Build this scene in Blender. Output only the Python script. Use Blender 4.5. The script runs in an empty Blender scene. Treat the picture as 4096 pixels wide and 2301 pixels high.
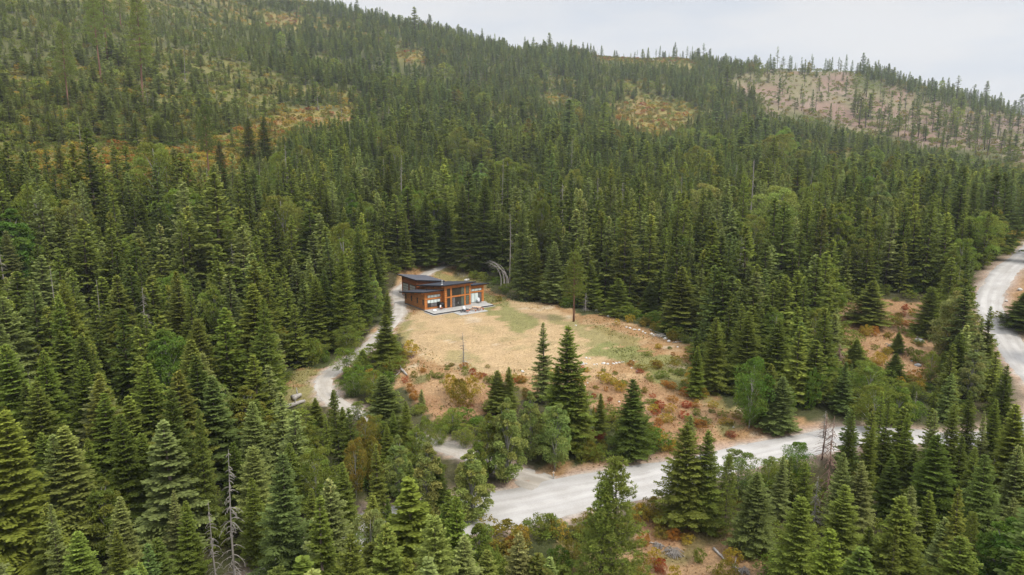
import bpy, math, random
import numpy as np
R = math.radians
rng = np.random.default_rng(7)
random.seed(7)
S = bpy.context.scene
# ------------------------------------------------------------------ camera
F, YH, CZ = 2900.0, 570.0, 36.0          # focal length and horizon row in photo pixels, camera height
TH = math.atan((1150.5 - YH) / F)
cam = bpy.data.cameras.new('camera'); camo = bpy.data.objects.new('camera', cam)
S.collection.objects.link(camo); S.camera = camo
cam.sensor_width = 36.0; cam.lens = 36.0 * F / 4096.0
cam.clip_start = 0.5; cam.clip_end = 9000.0
camo.location = (0, 0, CZ); camo.rotation_euler = (math.pi / 2 - TH, 0, 0)
# ------------------------------------------------------------------ sky, sun, exposure
SUN_EL, SUN_AZ = 52.0, 128.0             # azimuth clockwise from +Y (the view direction)
W = bpy.data.worlds.new('World'); S.world = W; W.use_nodes = True
nt = W.node_tree; nt.nodes.clear()
def N(t, kind, **kw):
    n = t.nodes.new(kind)
    for k, v in kw.items(): setattr(n, k, v)
    return n
sky = N(nt, 'ShaderNodeTexSky', sky_type='NISHITA', sun_disc=False, sun_elevation=R(SUN_EL), sun_rotation=R(SUN_AZ))
bg1 = N(nt, 'ShaderNodeBackground'); bg1.inputs[1].default_value = 0.10
bg2 = N(nt, 'ShaderNodeBackground')
tc = N(nt, 'ShaderNodeTexCoord'); mp = N(nt, 'ShaderNodeMapping'); mp.inputs['Scale'].default_value = (2.2, 2.2, 9.0)
no = N(nt, 'ShaderNodeTexNoise'); no.inputs['Scale'].default_value = 1.6; no.inputs['Detail'].default_value = 5; no.inputs['Roughness'].default_value = .5
cr = N(nt, 'ShaderNodeValToRGB')
cr.color_ramp.elements[0].position = .36; cr.color_ramp.elements[0].color = (.525, .56, .62, 1)
cr.color_ramp.elements[1].position = .60; cr.color_ramp.elements[1].color = (.645, .642, .65, 1)
mx = N(nt, 'ShaderNodeMixShader'); mx.inputs[0].default_value = .97
wo = N(nt, 'ShaderNodeOutputWorld')
L = nt.links.new
L(sky.outputs[0], bg1.inputs[0]); L(tc.outputs['Generated'], mp.inputs[0]); L(mp.outputs[0], no.inputs[0]); L(no.outputs[0], cr.inputs[0])
sxz = N(nt, 'ShaderNodeSeparateXYZ'); L(tc.outputs['Generated'], sxz.inputs[0])
mrz = N(nt, 'ShaderNodeMapRange'); mrz.inputs[1].default_value = .22; mrz.inputs[2].default_value = .85; mrz.inputs[3].default_value = 1.0; mrz.inputs[4].default_value = 3.1; L(sxz.outputs[2], mrz.inputs[0]); L(mrz.outputs[0], bg2.inputs[1])
L(cr.outputs[0], bg2.inputs[0]); L(bg1.outputs[0], mx.inputs[1]); L(bg2.outputs[0], mx.inputs[2]); L(mx.outputs[0], wo.inputs[0])
sl = bpy.data.lights.new('sun', 'SUN'); sl.energy = 2.8; sl.angle = R(10); sl.color = (1, .94, .84)
so = bpy.data.objects.new('sun', sl); S.collection.objects.link(so)
so.rotation_euler = (R(90 - SUN_EL), 0, R(180 - SUN_AZ))
S.view_settings.view_transform = 'Standard'; S.view_settings.look = 'None'
S.view_settings.exposure = 0.32; S.view_settings.gamma = 1
cy = S.cycles
cy.max_bounces = 5; cy.diffuse_bounces = 3; cy.glossy_bounces = 2; cy.transmission_bounces = 3; cy.volume_bounces = 0
cy.use_adaptive_sampling = True; cy.adaptive_threshold = .02
cy.use_denoising = True
# ------------------------------------------------------------------ projection helpers (photo pixels <-> world)
FW = np.array([0, math.cos(TH), -math.sin(TH)]); UP = np.array([0, math.sin(TH), math.cos(TH)])
def ray(x, y): return np.array([1., 0, 0]) * (x - 2048) / F - UP * (y - 1150.5) / F + FW
def proj(x, y, z):
    zz = z - CZ; c = y * FW[1] + zz * FW[2]; c = np.where(np.abs(c) < 1e-3, 1e-3, c)
    return 2048 + F * x / c, 1150.5 - F * (y * UP[1] + zz * UP[2]) / c, c
def hash_noise(x, y, wl, seed=0):
    """smooth value noise, about -1..1"""
    x = np.asarray(x, float) / wl; y = np.asarray(y, float) / wl
    xi = np.floor(x); yi = np.floor(y); fx = x - xi; fy = y - yi
    fx = fx * fx * (3 - 2 * fx); fy = fy * fy * (3 - 2 * fy)
    def h(a, b):
        v = np.sin(a * 127.1 + b * 311.7 + seed * 74.7) * 43758.5453
        return 2 * (v - np.floor(v)) - 1
    return (h(xi, yi) * (1 - fx) + h(xi + 1, yi) * fx) * (1 - fy) + (h(xi, yi + 1) * (1 - fx) + h(xi + 1, yi + 1) * fx) * fy
def inpoly(px, py, poly):
    px = np.asarray(px, float); py = np.asarray(py, float); c = np.zeros(px.shape, bool); n = len(poly)
    for i in range(n):
        x1, y1 = poly[i]; x2, y2 = poly[i - 1]
        if y1 == y2: continue
        m = ((y1 > py) != (y2 > py)) & (px < (x2 - x1) * (py - y1) / (y2 - y1) + x1)
        c ^= m
    return c
# ------------------------------------------------------------------ terrain
COLX = [-1200, 0, 400, 800, 1300, 1800, 2300, 2800, 3400, 3800, 4096, 5200]
FARY = {200: [860, 900, 900, 930, 1000, 1050, 1040, 1030, 1040, 1070, 1090, 1120],
        260: [700, 740, 720, 740, 830, 880, 890, 900, 930, 960, 980, 1010],
        330: [480, 520, 530, 600, 680, 740, 770, 800, 850, 880, 890, 920],
        420: [290, 320, 350, 450, 545, 610, 650, 700, 760, 800, 820, 860],
        550: [90, 120, 170, 300, 400, 480, 530, 590, 660, 700, 740, 800],
        700: [-60, -30, 20, 150, 280, 380, 430, 480, 550, 610, 650, 740],
        850: [-200, -170, -120, 40, 165, 280, 335, 380, 450, 520, 570, 690],
        1000: [-300, -280, -220, -60, 65, 190, 255, 290, 350, 440, 520, 650],
        1150: [-380, -360, -270, -125, 20, 135, 218, 250, 282, 385, 482, 640]}
NEARZ = {0: [-9] * 12, 30: [-7.5] * 12, 55: [-5.5] * 12, 78: [-4, -4, -4, -4, -4, -4, -4, -4, -4, -4.5, -5, -6],
         95: [-2, -2, -2, -2.5, -3, -2.5, -2.6, -3.2, -3, -4, -4.5, -6],
         112: [0, 0, 0, -1, -1.2, -.6, -.8, -1.6, -1.8, -3, -4, -6],
         135: [2, 2, 1.2, .2, -.3, 0, 0, -.6, -.4, -2.4, -3, -5],
         165: [6, 6, 4.5, 2, .2, 0, 0, 0, 1, -1, -1.5, -4]}
def _table():
    ds = sorted(list(NEARZ) + list(FARY)); T = []
    for d in ds:
        if d in NEARZ: T.append(NEARZ[d])
        else:
            row = []
            for cx, py in zip(COLX, FARY[d]):
                r = ray(cx, py); row.append(CZ + d * r[2] / math.hypot(r[0], r[1]))
            T.append(row)
    T = np.array(T, float); last = T[-1]
    for d, f, dz in ((1350, 1, -35), (1700, .9, -110), (2600, .5, -160), (6000, .3, -160)):
        ds.append(d); T = np.vstack([T, last * f + dz])
    return np.array(ds, float), T
_ds, _T = _table()
_caz = np.array([math.atan((c - 2048) / F) for c in COLX])
_GD = np.arange(0, 3200, 5.0); _GA = np.arange(-90, 90.1, .5)
_tmp = np.array([np.interp(_GD, _ds, _T[:, j]) for j in range(len(COLX))])
_G = np.array([np.interp(np.radians(_GA), _caz, _tmp[:, i]) for i in range(len(_GD))])
def _blur(a, k, ax):
    ker = np.ones(k) / k
    pad = [(0, 0), (0, 0)]; pad[ax] = (k // 2, k // 2)
    return np.apply_along_axis(lambda v: np.convolve(v, ker, 'valid'), ax, np.pad(a, pad, mode='edge'))
_gs = _blur(_blur(_G, 9, 1), 5, 1); _gn = _blur(_gs, 3, 0); _gf = _blur(_blur(_gs, 15, 0), 11, 0)
_w = np.clip((_GD - 180) / 200, 0, 1)[:, None]; _G = _gn * (1 - _w) + _gf * _w
def base_z(x, y):
    x = np.asarray(x, float); y = np.asarray(y, float)
    d = np.hypot(x, y); a = np.degrees(np.arctan2(x, np.maximum(y, 1e-6)))
    i = np.clip(d / 5, 0, len(_GD) - 1.001); j = np.clip((a + 90) / .5, 0, len(_GA) - 1.001)
    i0 = i.astype(int); j0 = j.astype(int); fi = i - i0; fj = j - j0
    z = (_G[i0, j0] * (1 - fi) + _G[i0 + 1, j0] * fi) * (1 - fj) + (_G[i0, j0 + 1] * (1 - fi) + _G[i0 + 1, j0 + 1] * fi) * fj
    far = np.clip((d - 210) / 250, 0, 1)
    z = z + far * (hash_noise(x, y, 120, 1) * 5 + hash_noise(x, y, 48, 2) * 2.2)
    z = z + .16 * hash_noise(x, y, 7, 3) + .07 * hash_noise(x, y, 2.3, 4)
    return z
def smooth(t): t = np.clip(t, 0, 1); return t * t * (3 - 2 * t)
# house frame
HA = R(35.8); HO = np.array([-18.93, 153.71])
HX = np.array([math.cos(HA), math.sin(HA)]); HY = np.array([-math.sin(HA), math.cos(HA)])
def tolocal(x, y): return (x - HO[0]) * HX[0] + (y - HO[1]) * HX[1], (x - HO[0]) * HY[0] + (y - HO[1]) * HY[1]
def pad_z(x, y, z):
    lx, ly = tolocal(np.asarray(x, float), np.asarray(y, float))
    dx = np.maximum(np.maximum(-3 - lx, lx - 18), 0); dy = np.maximum(np.maximum(-9 - ly, ly - 21), 0)
    w = 1 - smooth(np.hypot(dx, dy) / 14)
    return z * (1 - w) + (-.03) * w
def ground0(x, y): return pad_z(x, y, base_z(x, y))
def hit(px, py, fn=None):
    fn = fn or ground0
    d = ray(px, py); lo = 25.0; t = lo; step = 1.0
    while t < 2200:
        p = d * t
        if CZ + p[2] < fn(p[0], p[1]):
            a, b = t - step, t
            for _ in range(30):
                m = .5 * (a + b); p = d * m
                if CZ + p[2] < fn(p[0], p[1]): b = m
                else: a = m
            p = d * b; return float(p[0]), float(p[1])
        step = max(.5, t * .006); t += step
    u = np.array([d[0], d[1]]) / math.hypot(d[0], d[1]); q = np.arange(500, 1350, 10.)   # above the skyline: stand it on the ridge
    e = (fn(u[0] * q, u[1] * q) - CZ) / q; k = int(np.argmax(e)); return float(u[0] * q[k]), float(u[1] * q[k])
def catmull(P, n=10):
    P = np.array(P, float); P = np.vstack([2 * P[0] - P[1], P, 2 * P[-1] - P[-2]]); out = []
    for i in range(1, len(P) - 2):
        for t in np.arange(n) / n:
            out.append(.5 * ((2 * P[i]) + (-P[i - 1] + P[i + 1]) * t + (2 * P[i - 1] - 5 * P[i] + 4 * P[i + 1] - P[i + 2]) * t * t + (-P[i - 1] + 3 * P[i] - 3 * P[i + 1] + P[i + 2]) * t ** 3))
    out.append(P[-2]); return np.array(out)
def resample(P, step=.6):
    s = np.concatenate([[0], np.cumsum(np.hypot(*np.diff(P, axis=0).T))]); q = np.arange(0, s[-1], step)
    return np.stack([np.interp(q, s, P[:, 0]), np.interp(q, s, P[:, 1])], 1)
def road_line(pix, extra0=(), extra1=()):
    pts = list(extra0) + [hit(*p) for p in pix] + list(extra1)
    P = resample(catmull(pts, 12)); z = ground0(P[:, 0], P[:, 1])
    k = 31; z = np.convolve(np.pad(z, k // 2, mode='edge'), np.ones(k) / k, 'valid')
    return P, z
ROADS = []   # (name, P, z, halfwidth)
P, z = road_line([(4330, 860), (4180, 950), (4070, 1045), (3975, 1150), (3960, 1235), (4010, 1330), (4080, 1440), (4180, 1560), (4150, 1700), (3900, 1760), (3650, 1745), (3440, 1738), (3250, 1768), (3000, 1822), (2750, 1885), (2500, 1935), (2300, 1970), (2080, 2022), (1800, 2066), (1560, 2100), (1330, 2190), (1120, 2360), (980, 2600), (900, 2900)])
_px, _py, _ = proj(P[:, 0], P[:, 1], z)
ROADS.append(('gravel_road', P, z, 2.95 + 1.2 * smooth((2900 - _px) / 400) * (_px > 1000) - .45 * smooth((_px - 3500) / 300)))
P, z = road_line([(2330, 1945), (2220, 1920), (2090, 1890), (1960, 1850), (1815, 1800), (1640, 1740), (1480, 1680), (1370, 1625), (1300, 1565), (1298, 1515), (1360, 1465), (1450, 1400), (1530, 1330), (1590, 1260), (1600, 1215), (1590, 1180), (1615, 1145), (1700, 1100), (1760, 1065), (1830, 1045), (1900, 1025), (1990, 1010)])
_mp, _mz = ROADS[0][1], ROADS[0][2]
_D = np.hypot(P[:, 0, None] - _mp[None, :, 0], P[:, 1, None] - _mp[None, :, 1]); _j = _D.argmin(1); _dm = _D.min(1)
_k = 1 - smooth((_dm - 3.5) / 7); z = z * (1 - _k) + _mz[_j] * _k - .13 * (1 - smooth((_dm - 3.3) / 1.6))
ROADS.append(('driveway', P, z, np.full(len(P), 1.45))); FLARE = 1 + 1.5 * np.exp(-(np.maximum(_dm - 3, 0) / 3.2) ** 2)
def road_info(x, y):
    x = np.asarray(x, float); y = np.asarray(y, float); sh = x.shape; xf = x.ravel(); yf = y.ravel()
    best = np.full(xf.shape, 1e9); bz = np.zeros(xf.shape); which = np.full(xf.shape, -1)
    for k, (nm, P, z, hw) in enumerate(ROADS):
        Q = P[::3]; zz = z[::3]; hh = hw[::3]
        m = (xf > Q[:, 0].min() - 14) & (xf < Q[:, 0].max() + 14) & (yf > Q[:, 1].min() - 14) & (yf < Q[:, 1].max() + 14)
        idx = np.nonzero(m)[0]
        for a in range(0, len(idx), 4000):
            I = idx[a:a + 4000]
            D = np.hypot(xf[I, None] - Q[None, :, 0], yf[I, None] - Q[None, :, 1]); j = D.argmin(1); dd = D[np.arange(len(I)), j] - hh[j]
            b = dd < best[I]; J = I[b]; best[J] = dd[b]; bz[J] = zz[j[b]]; which[J] = k
    return best.reshape(sh), bz.reshape(sh), which.reshape(sh)
def ground(x, y, info=None):
    z = ground0(x, y); d, rz, _ = info if info is not None else road_info(x, y)
    w = 1 - smooth((d - .3) / 5.0)
    z = z * (1 - w) + rz * w
    return z - np.where(d < -.35, .22, 0) * 1.0
def g1(x, y): return float(ground(np.array([x]), np.array([y]))[0])
# ------------------------------------------------------------------ image regions of open ground (photo pixels)
MEADOW = [(1560, 1170), (1580, 1085), (1700, 1060), (1790, 1030), (1830, 1060), (1900, 1095), (1960, 1130), (2010, 1170), (2110, 1205), (2290, 1235), (2450, 1265), (2600, 1315), (2740, 1370), (2790, 1430), (2740, 1500), (2860, 1560), (2920, 1630), (3120, 1680), (3300, 1690), (3250, 1760), (2900, 1880), (2600, 1960), (2300, 2060), (1980, 2080), (1930, 2000), (2060, 1940), (2080, 1890), (2250, 1850), (2560, 1840), (2680, 1790), (2620, 1700), (2400, 1640), (2330, 1560), (2200, 1560), (2000, 1640), (1760, 1700), (1700, 1640), (1640, 1560), (1560, 1540), (1620, 1450), (1610, 1380), (1590, 1330), (1560, 1330), (1600, 1250)]
KV = [MEADOW,
      [(1250, 1520), (1300, 1470), (1430, 1400), (1560, 1240), (1600, 1300), (1480, 1430), (1340, 1500), (1330, 1560), (1410, 1620), (1340, 1640), (1250, 1580)],
      [(1775, 1780), (1850, 1795), (1850, 1835), (1770, 1820)],
      [(4300, 900), (4040, 1040), (3890, 1180), (3950, 1250), (4000, 1350), (4000, 1450), (4150, 1620), (4300, 1600), (4300, 1200)],
      [(3350, 1260), (3420, 1190), (3600, 1200), (3720, 1180), (3740, 1330), (3750, 1520), (3600, 1540), (3450, 1440), (3380, 1400)],
      [(2230, 2150), (2250, 2400), (3130, 2400), (3060, 2180), (2850, 2080), (2560, 2070), (2540, 2200)],
      [(1160, 1480), (1280, 1460), (1250, 1560), (1240, 1620), (1110, 1630)]]
GOLD = [[(130, 610), (420, 580), (700, 600), (900, 540), (1150, 430), (1400, 420), (1420, 480), (1180, 540), (950, 680), (850, 760), (620, 790), (300, 740), (150, 700)],
        [(1050, 55), (1200, 55), (1190, 100), (1060, 105)], [(1580, 200), (1700, 210), (1710, 260), (1590, 250)],
        [(2420, 440), (2520, 405), (2650, 410), (2800, 440), (2760, 520), (2600, 560), (2480, 490)], [(2170, 370), (2270, 380), (2300, 440), (2190, 420)],
        [(2020, 140), (2100, 160), (2090, 190), (2020, 180)], [(2350, 215), (2750, 232), (2800, 262), (2400, 245)], [(1640, 565), (1830, 600), (1820, 625), (1640, 600)]]
YOUNG = [[(-400, 330), (300, 240), (800, 200), (1000, 330), (900, 540), (500, 600), (-400, 640)]]
CUT = [[(2860, 330), (3050, 275), (3380, 270), (3560, 340), (3850, 430), (4400, 500), (4400, 740), (3750, 580), (3450, 520), (3080, 440)]]
# ------------------------------------------------------------------ mesh helpers
COL = S.collection
class MB:
    def __init__(s): s.v = []; s.f = []
    def add(s, v, f):
        o = len(s.v); s.v += [tuple(p) for p in v]; s.f += [tuple(i + o for i in q) for q in f]; return s
    def box(s, x0, x1, y0, y1, z0, z1):
        return s.add([(x0, y0, z0), (x1, y0, z0), (x1, y1, z0), (x0, y1, z0), (x0, y0, z1), (x1, y0, z1), (x1, y1, z1), (x0, y1, z1)],
                     [(0, 3, 2, 1), (4, 5, 6, 7), (0, 1, 5, 4), (1, 2, 6, 5), (2, 3, 7, 6), (3, 0, 4, 7)])
    def hexa(s, b, t):   # two quads: bottom and top corners
        return s.add(list(b) + list(t), [(0, 3, 2, 1), (4, 5, 6, 7), (0, 1, 5, 4), (1, 2, 6, 5), (2, 3, 7, 6), (3, 0, 4, 7)])
    def tube(s, pts, rad, n=6, cap=True):
        pts = [np.array(p, float) for p in pts]; rings = []
        if np.isscalar(rad): rad = [rad] * len(pts)
        o = len(s.v)
        for i, p in enumerate(pts):
            d = pts[min(i + 1, len(pts) - 1)] - pts[max(i - 1, 0)]; d /= (np.linalg.norm(d) + 1e-9)
            a = np.cross(d, (0, 0, 1.) if abs(d[2]) < .9 else (1., 0, 0)); a /= np.linalg.norm(a); b = np.cross(d, a)
            for k in range(n):
                t = 2 * math.pi * k / n; s.v.append(tuple(p + rad[i] * (a * math.cos(t) + b * math.sin(t))))
        for i in range(len(pts) - 1):
            for k in range(n):
                s.f.append((o + i * n + k, o + i * n + (k + 1) % n, o + (i + 1) * n + (k + 1) % n, o + (i + 1) * n + k))
        if cap:
            s.f.append(tuple(o + k for k in range(n))[::-1]); s.f.append(tuple(o + (len(pts) - 1) * n + k for k in range(n)))
        return s
    def mesh(s, name, mat, smoothed=False):
        me = bpy.data.meshes.new(name); me.from_pydata(s.v, [], s.f)
        if mat: me.materials.append(mat)
        if smoothed: me.polygons.foreach_set('use_smooth', [True] * len(me.polygons))
        me.update(); return me
    def build(s, name, mat, parent=None, smoothed=False): return link(name, s.mesh(name, mat, smoothed), parent)
def link(name, me, parent=None):
    o = bpy.data.objects.new(name, me); COL.objects.link(o)
    if parent is not None: o.parent = parent
    return o
def empty(name, loc, rz=0, **kw):
    o = bpy.data.objects.new(name, None); COL.objects.link(o); o.location = loc; o.rotation_euler = (0, 0, rz); o.empty_display_size = .3
    return tag(o, **kw)
def tag(o, label=None, cat=None, group=None, kind=None):
    if label: o['label'] = label
    if cat: o['category'] = cat
    if group: o['group'] = group
    if kind: o['kind'] = kind
    return o
def quads_mesh(name, V, mul, mat, extra=None):
    """V: (n,4,3) free quads, mul: (n,3) colour factor per quad"""
    n = len(V); me = bpy.data.meshes.new(name)
    me.vertices.add(4 * n); me.vertices.foreach_set('co', np.asarray(V, np.float32).ravel())
    me.loops.add(4 * n); me.loops.foreach_set('vertex_index', np.arange(4 * n, dtype=np.int32))
    me.polygons.add(n); me.polygons.foreach_set('loop_start', np.arange(0, 4 * n, 4, dtype=np.int32))
    a = me.attributes.new('mul', 'FLOAT_VECTOR', 'POINT'); a.data.foreach_set('vector', np.repeat(np.asarray(mul, np.float32), 4, 0).ravel())
    me.materials.append(mat); me.update(); me.validate(); return me
# ------------------------------------------------------------------ materials
def newmat(name):
    m = bpy.data.materials.new(name); m.use_nodes = True; m.node_tree.nodes.clear(); return m, m.node_tree
def principled(name, col, rough=.7, metal=0., noise=0., nscale=8., spec=.3, col2=None, bump=0., stretch=None):
    m, t = newmat(name); o = N(t, 'ShaderNodeOutputMaterial'); b = N(t, 'ShaderNodeBsdfPrincipled')
    b.inputs['Roughness'].default_value = rough; b.inputs['Metallic'].default_value = metal; b.inputs['Specular IOR Level'].default_value = spec
    t.links.new(b.outputs[0], o.inputs[0])
    if noise or col2:
        c = N(t, 'ShaderNodeTexCoord'); q = N(t, 'ShaderNodeTexNoise'); q.inputs['Scale'].default_value = nscale; q.inputs['Detail'].default_value = 6
        src = c.outputs['Object']
        if stretch:
            mp_ = N(t, 'ShaderNodeMapping'); mp_.inputs['Scale'].default_value = stretch; t.links.new(src, mp_.inputs[0]); src = mp_.outputs[0]
        t.links.new(src, q.inputs[0])
        r = N(t, 'ShaderNodeValToRGB'); r.color_ramp.elements[0].position = .32; r.color_ramp.elements[1].position = .68
        c2 = col2 or tuple(x * (1 - noise) for x in col)
        r.color_ramp.elements[0].color = (*c2, 1); r.color_ramp.elements[1].color = (*col, 1)
        t.links.new(q.outputs[0], r.inputs[0]); t.links.new(r.outputs[0], b.inputs['Base Color'])
        if bump:
            bp = N(t, 'ShaderNodeBump'); bp.inputs['Strength'].default_value = bump; t.links.new(q.outputs[0], bp.inputs['Height']); t.links.new(bp.outputs[0], b.inputs['Normal'])
    else: b.inputs['Base Color'].default_value = (*col, 1)
    return m
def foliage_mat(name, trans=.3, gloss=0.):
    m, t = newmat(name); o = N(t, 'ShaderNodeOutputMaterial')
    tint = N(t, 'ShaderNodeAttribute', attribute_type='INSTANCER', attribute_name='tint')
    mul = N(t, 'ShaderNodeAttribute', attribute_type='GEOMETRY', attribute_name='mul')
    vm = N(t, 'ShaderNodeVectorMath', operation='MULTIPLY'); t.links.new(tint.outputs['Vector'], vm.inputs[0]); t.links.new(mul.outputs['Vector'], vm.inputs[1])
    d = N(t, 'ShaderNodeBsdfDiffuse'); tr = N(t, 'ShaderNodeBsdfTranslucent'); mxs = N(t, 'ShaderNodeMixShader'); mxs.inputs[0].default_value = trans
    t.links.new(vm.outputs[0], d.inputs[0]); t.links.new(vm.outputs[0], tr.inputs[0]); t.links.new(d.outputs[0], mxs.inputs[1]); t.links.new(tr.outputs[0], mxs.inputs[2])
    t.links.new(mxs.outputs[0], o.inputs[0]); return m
M = {}
M['needles'] = foliage_mat('needles', .48); M['leaves'] = foliage_mat('leaves', .48)
M['bark'] = principled('bark', (.16, .125, .10), .9, noise=.5, nscale=6, stretch=(6, 6, 1))
M['redbark'] = principled('red_bark', (.22, .115, .075), .9, noise=.45, nscale=6, stretch=(6, 6, 1))
M['palebark'] = principled('pale_bark', (.36, .34, .31), .85, noise=.5, nscale=10, stretch=(3, 3, 1))
M['deadwood'] = principled('dead_wood', (.25, .225, .20), .9, noise=.35, nscale=5, stretch=(5, 5, 1))
M['deadred'] = principled('dead_red_wood', (.24, .15, .115), .9, noise=.45, nscale=5, stretch=(5, 5, 1))
M['log'] = principled('weathered_log', (.36, .33, .30), .9, noise=.4, nscale=4)
M['rock'] = principled('pale_rock', (.56, .54, .51), .9, noise=.35, nscale=3, bump=.3)
M['darkrock'] = principled('grey_rock', (.24, .24, .24), .9, noise=.45, nscale=3, bump=.3)
# ------------------------------------------------------------------ the ground sheet
def axis(a, b, lo, hi, st=1.0, gr=1.07):
    v = list(np.arange(a, b + .01, st)); s = st; x = b
    while x < hi: s = min(s * gr, 60); x += s; v.append(x)
    s = st; x = a; pre = []
    while x > lo: s = min(s * gr, 60); x -= s; pre.append(x)
    return np.array(pre[::-1] + v)
gx = axis(-85, 100, -2300, 2300); gy = axis(50, 215, -700, 2300)
GXX, GYY = np.meshgrid(gx, gy); gi = road_info(GXX, GYY); GZZ = ground(GXX, GYY, gi)
def zone_masks(x, y, z):
    px, py, c = proj(x, y, z); d = np.hypot(x, y); ok = c > 5
    w = np.clip(d / 150, .3, 8)
    jx = px + (22 + 9 * w) * hash_noise(x, y, 5 * w, 11) + 12 * hash_noise(x, y, 1.8 * w, 12); jy = py + (12 + 3 * w) * hash_noise(x, y, 5 * w, 13) + 8 * hash_noise(x, y, 1.8 * w, 14)
    near = ok & (d < 225); far = ok & (d > 215)
    kv = np.zeros(px.shape, bool)
    for p in KV: kv |= inpoly(jx, jy, p)
    g = np.zeros(px.shape, bool)
    for p in GOLD: g |= inpoly(jx, jy, p)
    yg = np.zeros(px.shape, bool)
    for p in YOUNG: yg |= inpoly(jx, jy, p)
    cu = np.zeros(px.shape, bool)
    for p in CUT: cu |= inpoly(jx, jy, p)
    return px, py, d, kv & near, g & far, yg & far, cu & far, jx, jy
def openness(x, y, px, d):
    thr = .22 + .42 * smooth((px - 700) / 900)
    return (hash_noise(x, y, 75, 91) + .55 * hash_noise(x, y, 27, 92) > thr) & (d > 240)
def ground_colour(x, y, z, info):
    px, py, d, kv, gold, yg, cut, jx, jy = zone_masks(x, y, z)
    n1 = hash_noise(x, y, 9, 21); n2 = hash_noise(x, y, 3.1, 22); n3 = hash_noise(x, y, 1.4, 23)
    c = np.empty(x.shape + (3,)); c[:] = (.060, .052, .026)
    def mix(mask, col, amt=1.0):
        m = (np.clip(mask, 0, 1) * amt)[..., None]; c[:] = c * (1 - m) + np.array(col) * m
    mix(np.clip(.5 + n1, 0, 1), (.062, .078, .026), .7)
    mix(d > 215, (.095, .098, .035), .75)
    mix(yg, (.145, .13, .042), .85); mix(yg & (n2 > .2), (.10, .105, .035), .8)
    mix(openness(x, y, px, d), (.145, .135, .040), .85); mix(openness(x, y, px, d) & (n1 > .5), (.19, .14, .05), .5)
    mix(gold, (.205, .165, .050)); mix(gold & (n1 + .6 * n2 > .1), (.15, .14, .042), .9); mix(gold & (hash_noise(x, y, 22, 24) > .35) & (n2 > -.1), (.22, .12, .06), .55)
    mix(cut, (.20, .132, .098)); mix(cut & (hash_noise(x, y, 30, 25) + .5 * hash_noise(x, y, 11, 26) > -.05), (.165, .155, .075), .8)
    mix(cut & (hash_noise(x, y, 16, 27) > .5), (.25, .19, .15), .6); mix(cut & (n2 > .45), (.16, .12, .09), .7)
    # open ground near the house
    mix(kv, (.285, .175, .085)); 
    lawn = kv & inpoly(jx, jy, [(1600, 1290), (1700, 1240), (2000, 1230), (2080, 1190), (2260, 1250), (2420, 1330), (2500, 1400), (2440, 1460), (2300, 1490), (2150, 1500), (1900, 1490), (1700, 1440), (1610, 1350)])
    mix(lawn, (.38, .272, .150)); mix(kv & (n2 + .5 * n3 > .35), (.41, .295, .17), .5)
    mix(lawn & (hash_noise(x, y, 6, 28) + .5 * n3 > .45), (.25, .21, .10), .45)
    green = [([(1930, 1150), (2050, 1190), (2150, 1290), (2100, 1330), (1990, 1260), (1900, 1230)], .8), ([(2180, 1265), (2300, 1270), (2560, 1350), (2560, 1420), (2440, 1440), (2380, 1400), (2340, 1330), (2200, 1300)], .6),
             ([(2350, 1395), (2480, 1370), (2700, 1420), (2800, 1500), (2700, 1560), (2560, 1470), (2470, 1440), (2350, 1410)], .85),
             ([(1690, 1085), (1760, 1060), (1990, 1100), (2000, 1140), (1900, 1130), (1780, 1120)], .65), ([(1560, 1330), (1600, 1240), (1640, 1250), (1640, 1350), (1660, 1420), (1600, 1440)], .6),
             ([(1240, 1450), (1440, 1320), (1500, 1330), (1420, 1440), (1280, 1500)], .8), ([(1100, 1480), (1270, 1470), (1245, 1530), (1250, 1640), (1110, 1640)], .7),
             ([(1780, 1390), (1900, 1400), (1950, 1440), (1850, 1450), (1760, 1430)], .45), ([(2740, 1560), (3000, 1650), (3150, 1680), (2960, 1660), (2800, 1620)], .6), ([(3960, 1280), (4300, 1280), (4300, 1560), (4140, 1540), (4030, 1430)], .9)]
    for poly, a in green: mix(kv & inpoly(jx, jy, poly) & (n2 + n3 > -.9), (.165, .172, .060), a)
    mix(kv & (hash_noise(x, y, 4, 33) + .5 * hash_noise(x, y, 1.5, 34) > .85), (.44, .355, .25), .75)
    bank = kv & inpoly(jx, jy, [(1640, 1500), (1900, 1500), (2200, 1560), (2560, 1500), (2760, 1620), (3000, 1690), (2760, 1860), (2300, 1860), (1700, 1740)])
    mix(bank, (.26, .150, .082), .6); mix(bank & (n1 + .7 * n2 > .3), (.31, .20, .105), .7); mix(bank & (hash_noise(x, y, 5, 29) > .4), (.12, .125, .045), .8)
    low = kv & (py > 2040); mix(low, (.24, .13, .075), .6); mix(low & (n1 > .1), (.30, .20, .11), .6); mix(low & (n2 > .3), (.13, .12, .045), .7)
    slope = kv & (px > 3350) & (py < 1600) & (px < 3780); mix(slope, (.28, .165, .09), .6)
    # verge of bare dirt and fine gravel beside the roads
    rd, rz, wh = info
    jr = rd + .7 * hash_noise(x, y, 2.2, 31) + .4 * n3
    big = wh == 0
    mix((1 - smooth((jr - .2) / np.where(big, 2.6, .8))), (.37, .27, .21), .85)
    mix((1 - smooth((jr + .4) / .8)), (.40, .36, .315))
    return c
gc = ground_colour(GXX, GYY, GZZ, gi)
ny, nx = GXX.shape
V = np.stack([GXX.ravel(), GYY.ravel(), GZZ.ravel()], 1)
idx = np.arange(nx * ny).reshape(ny, nx)
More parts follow.
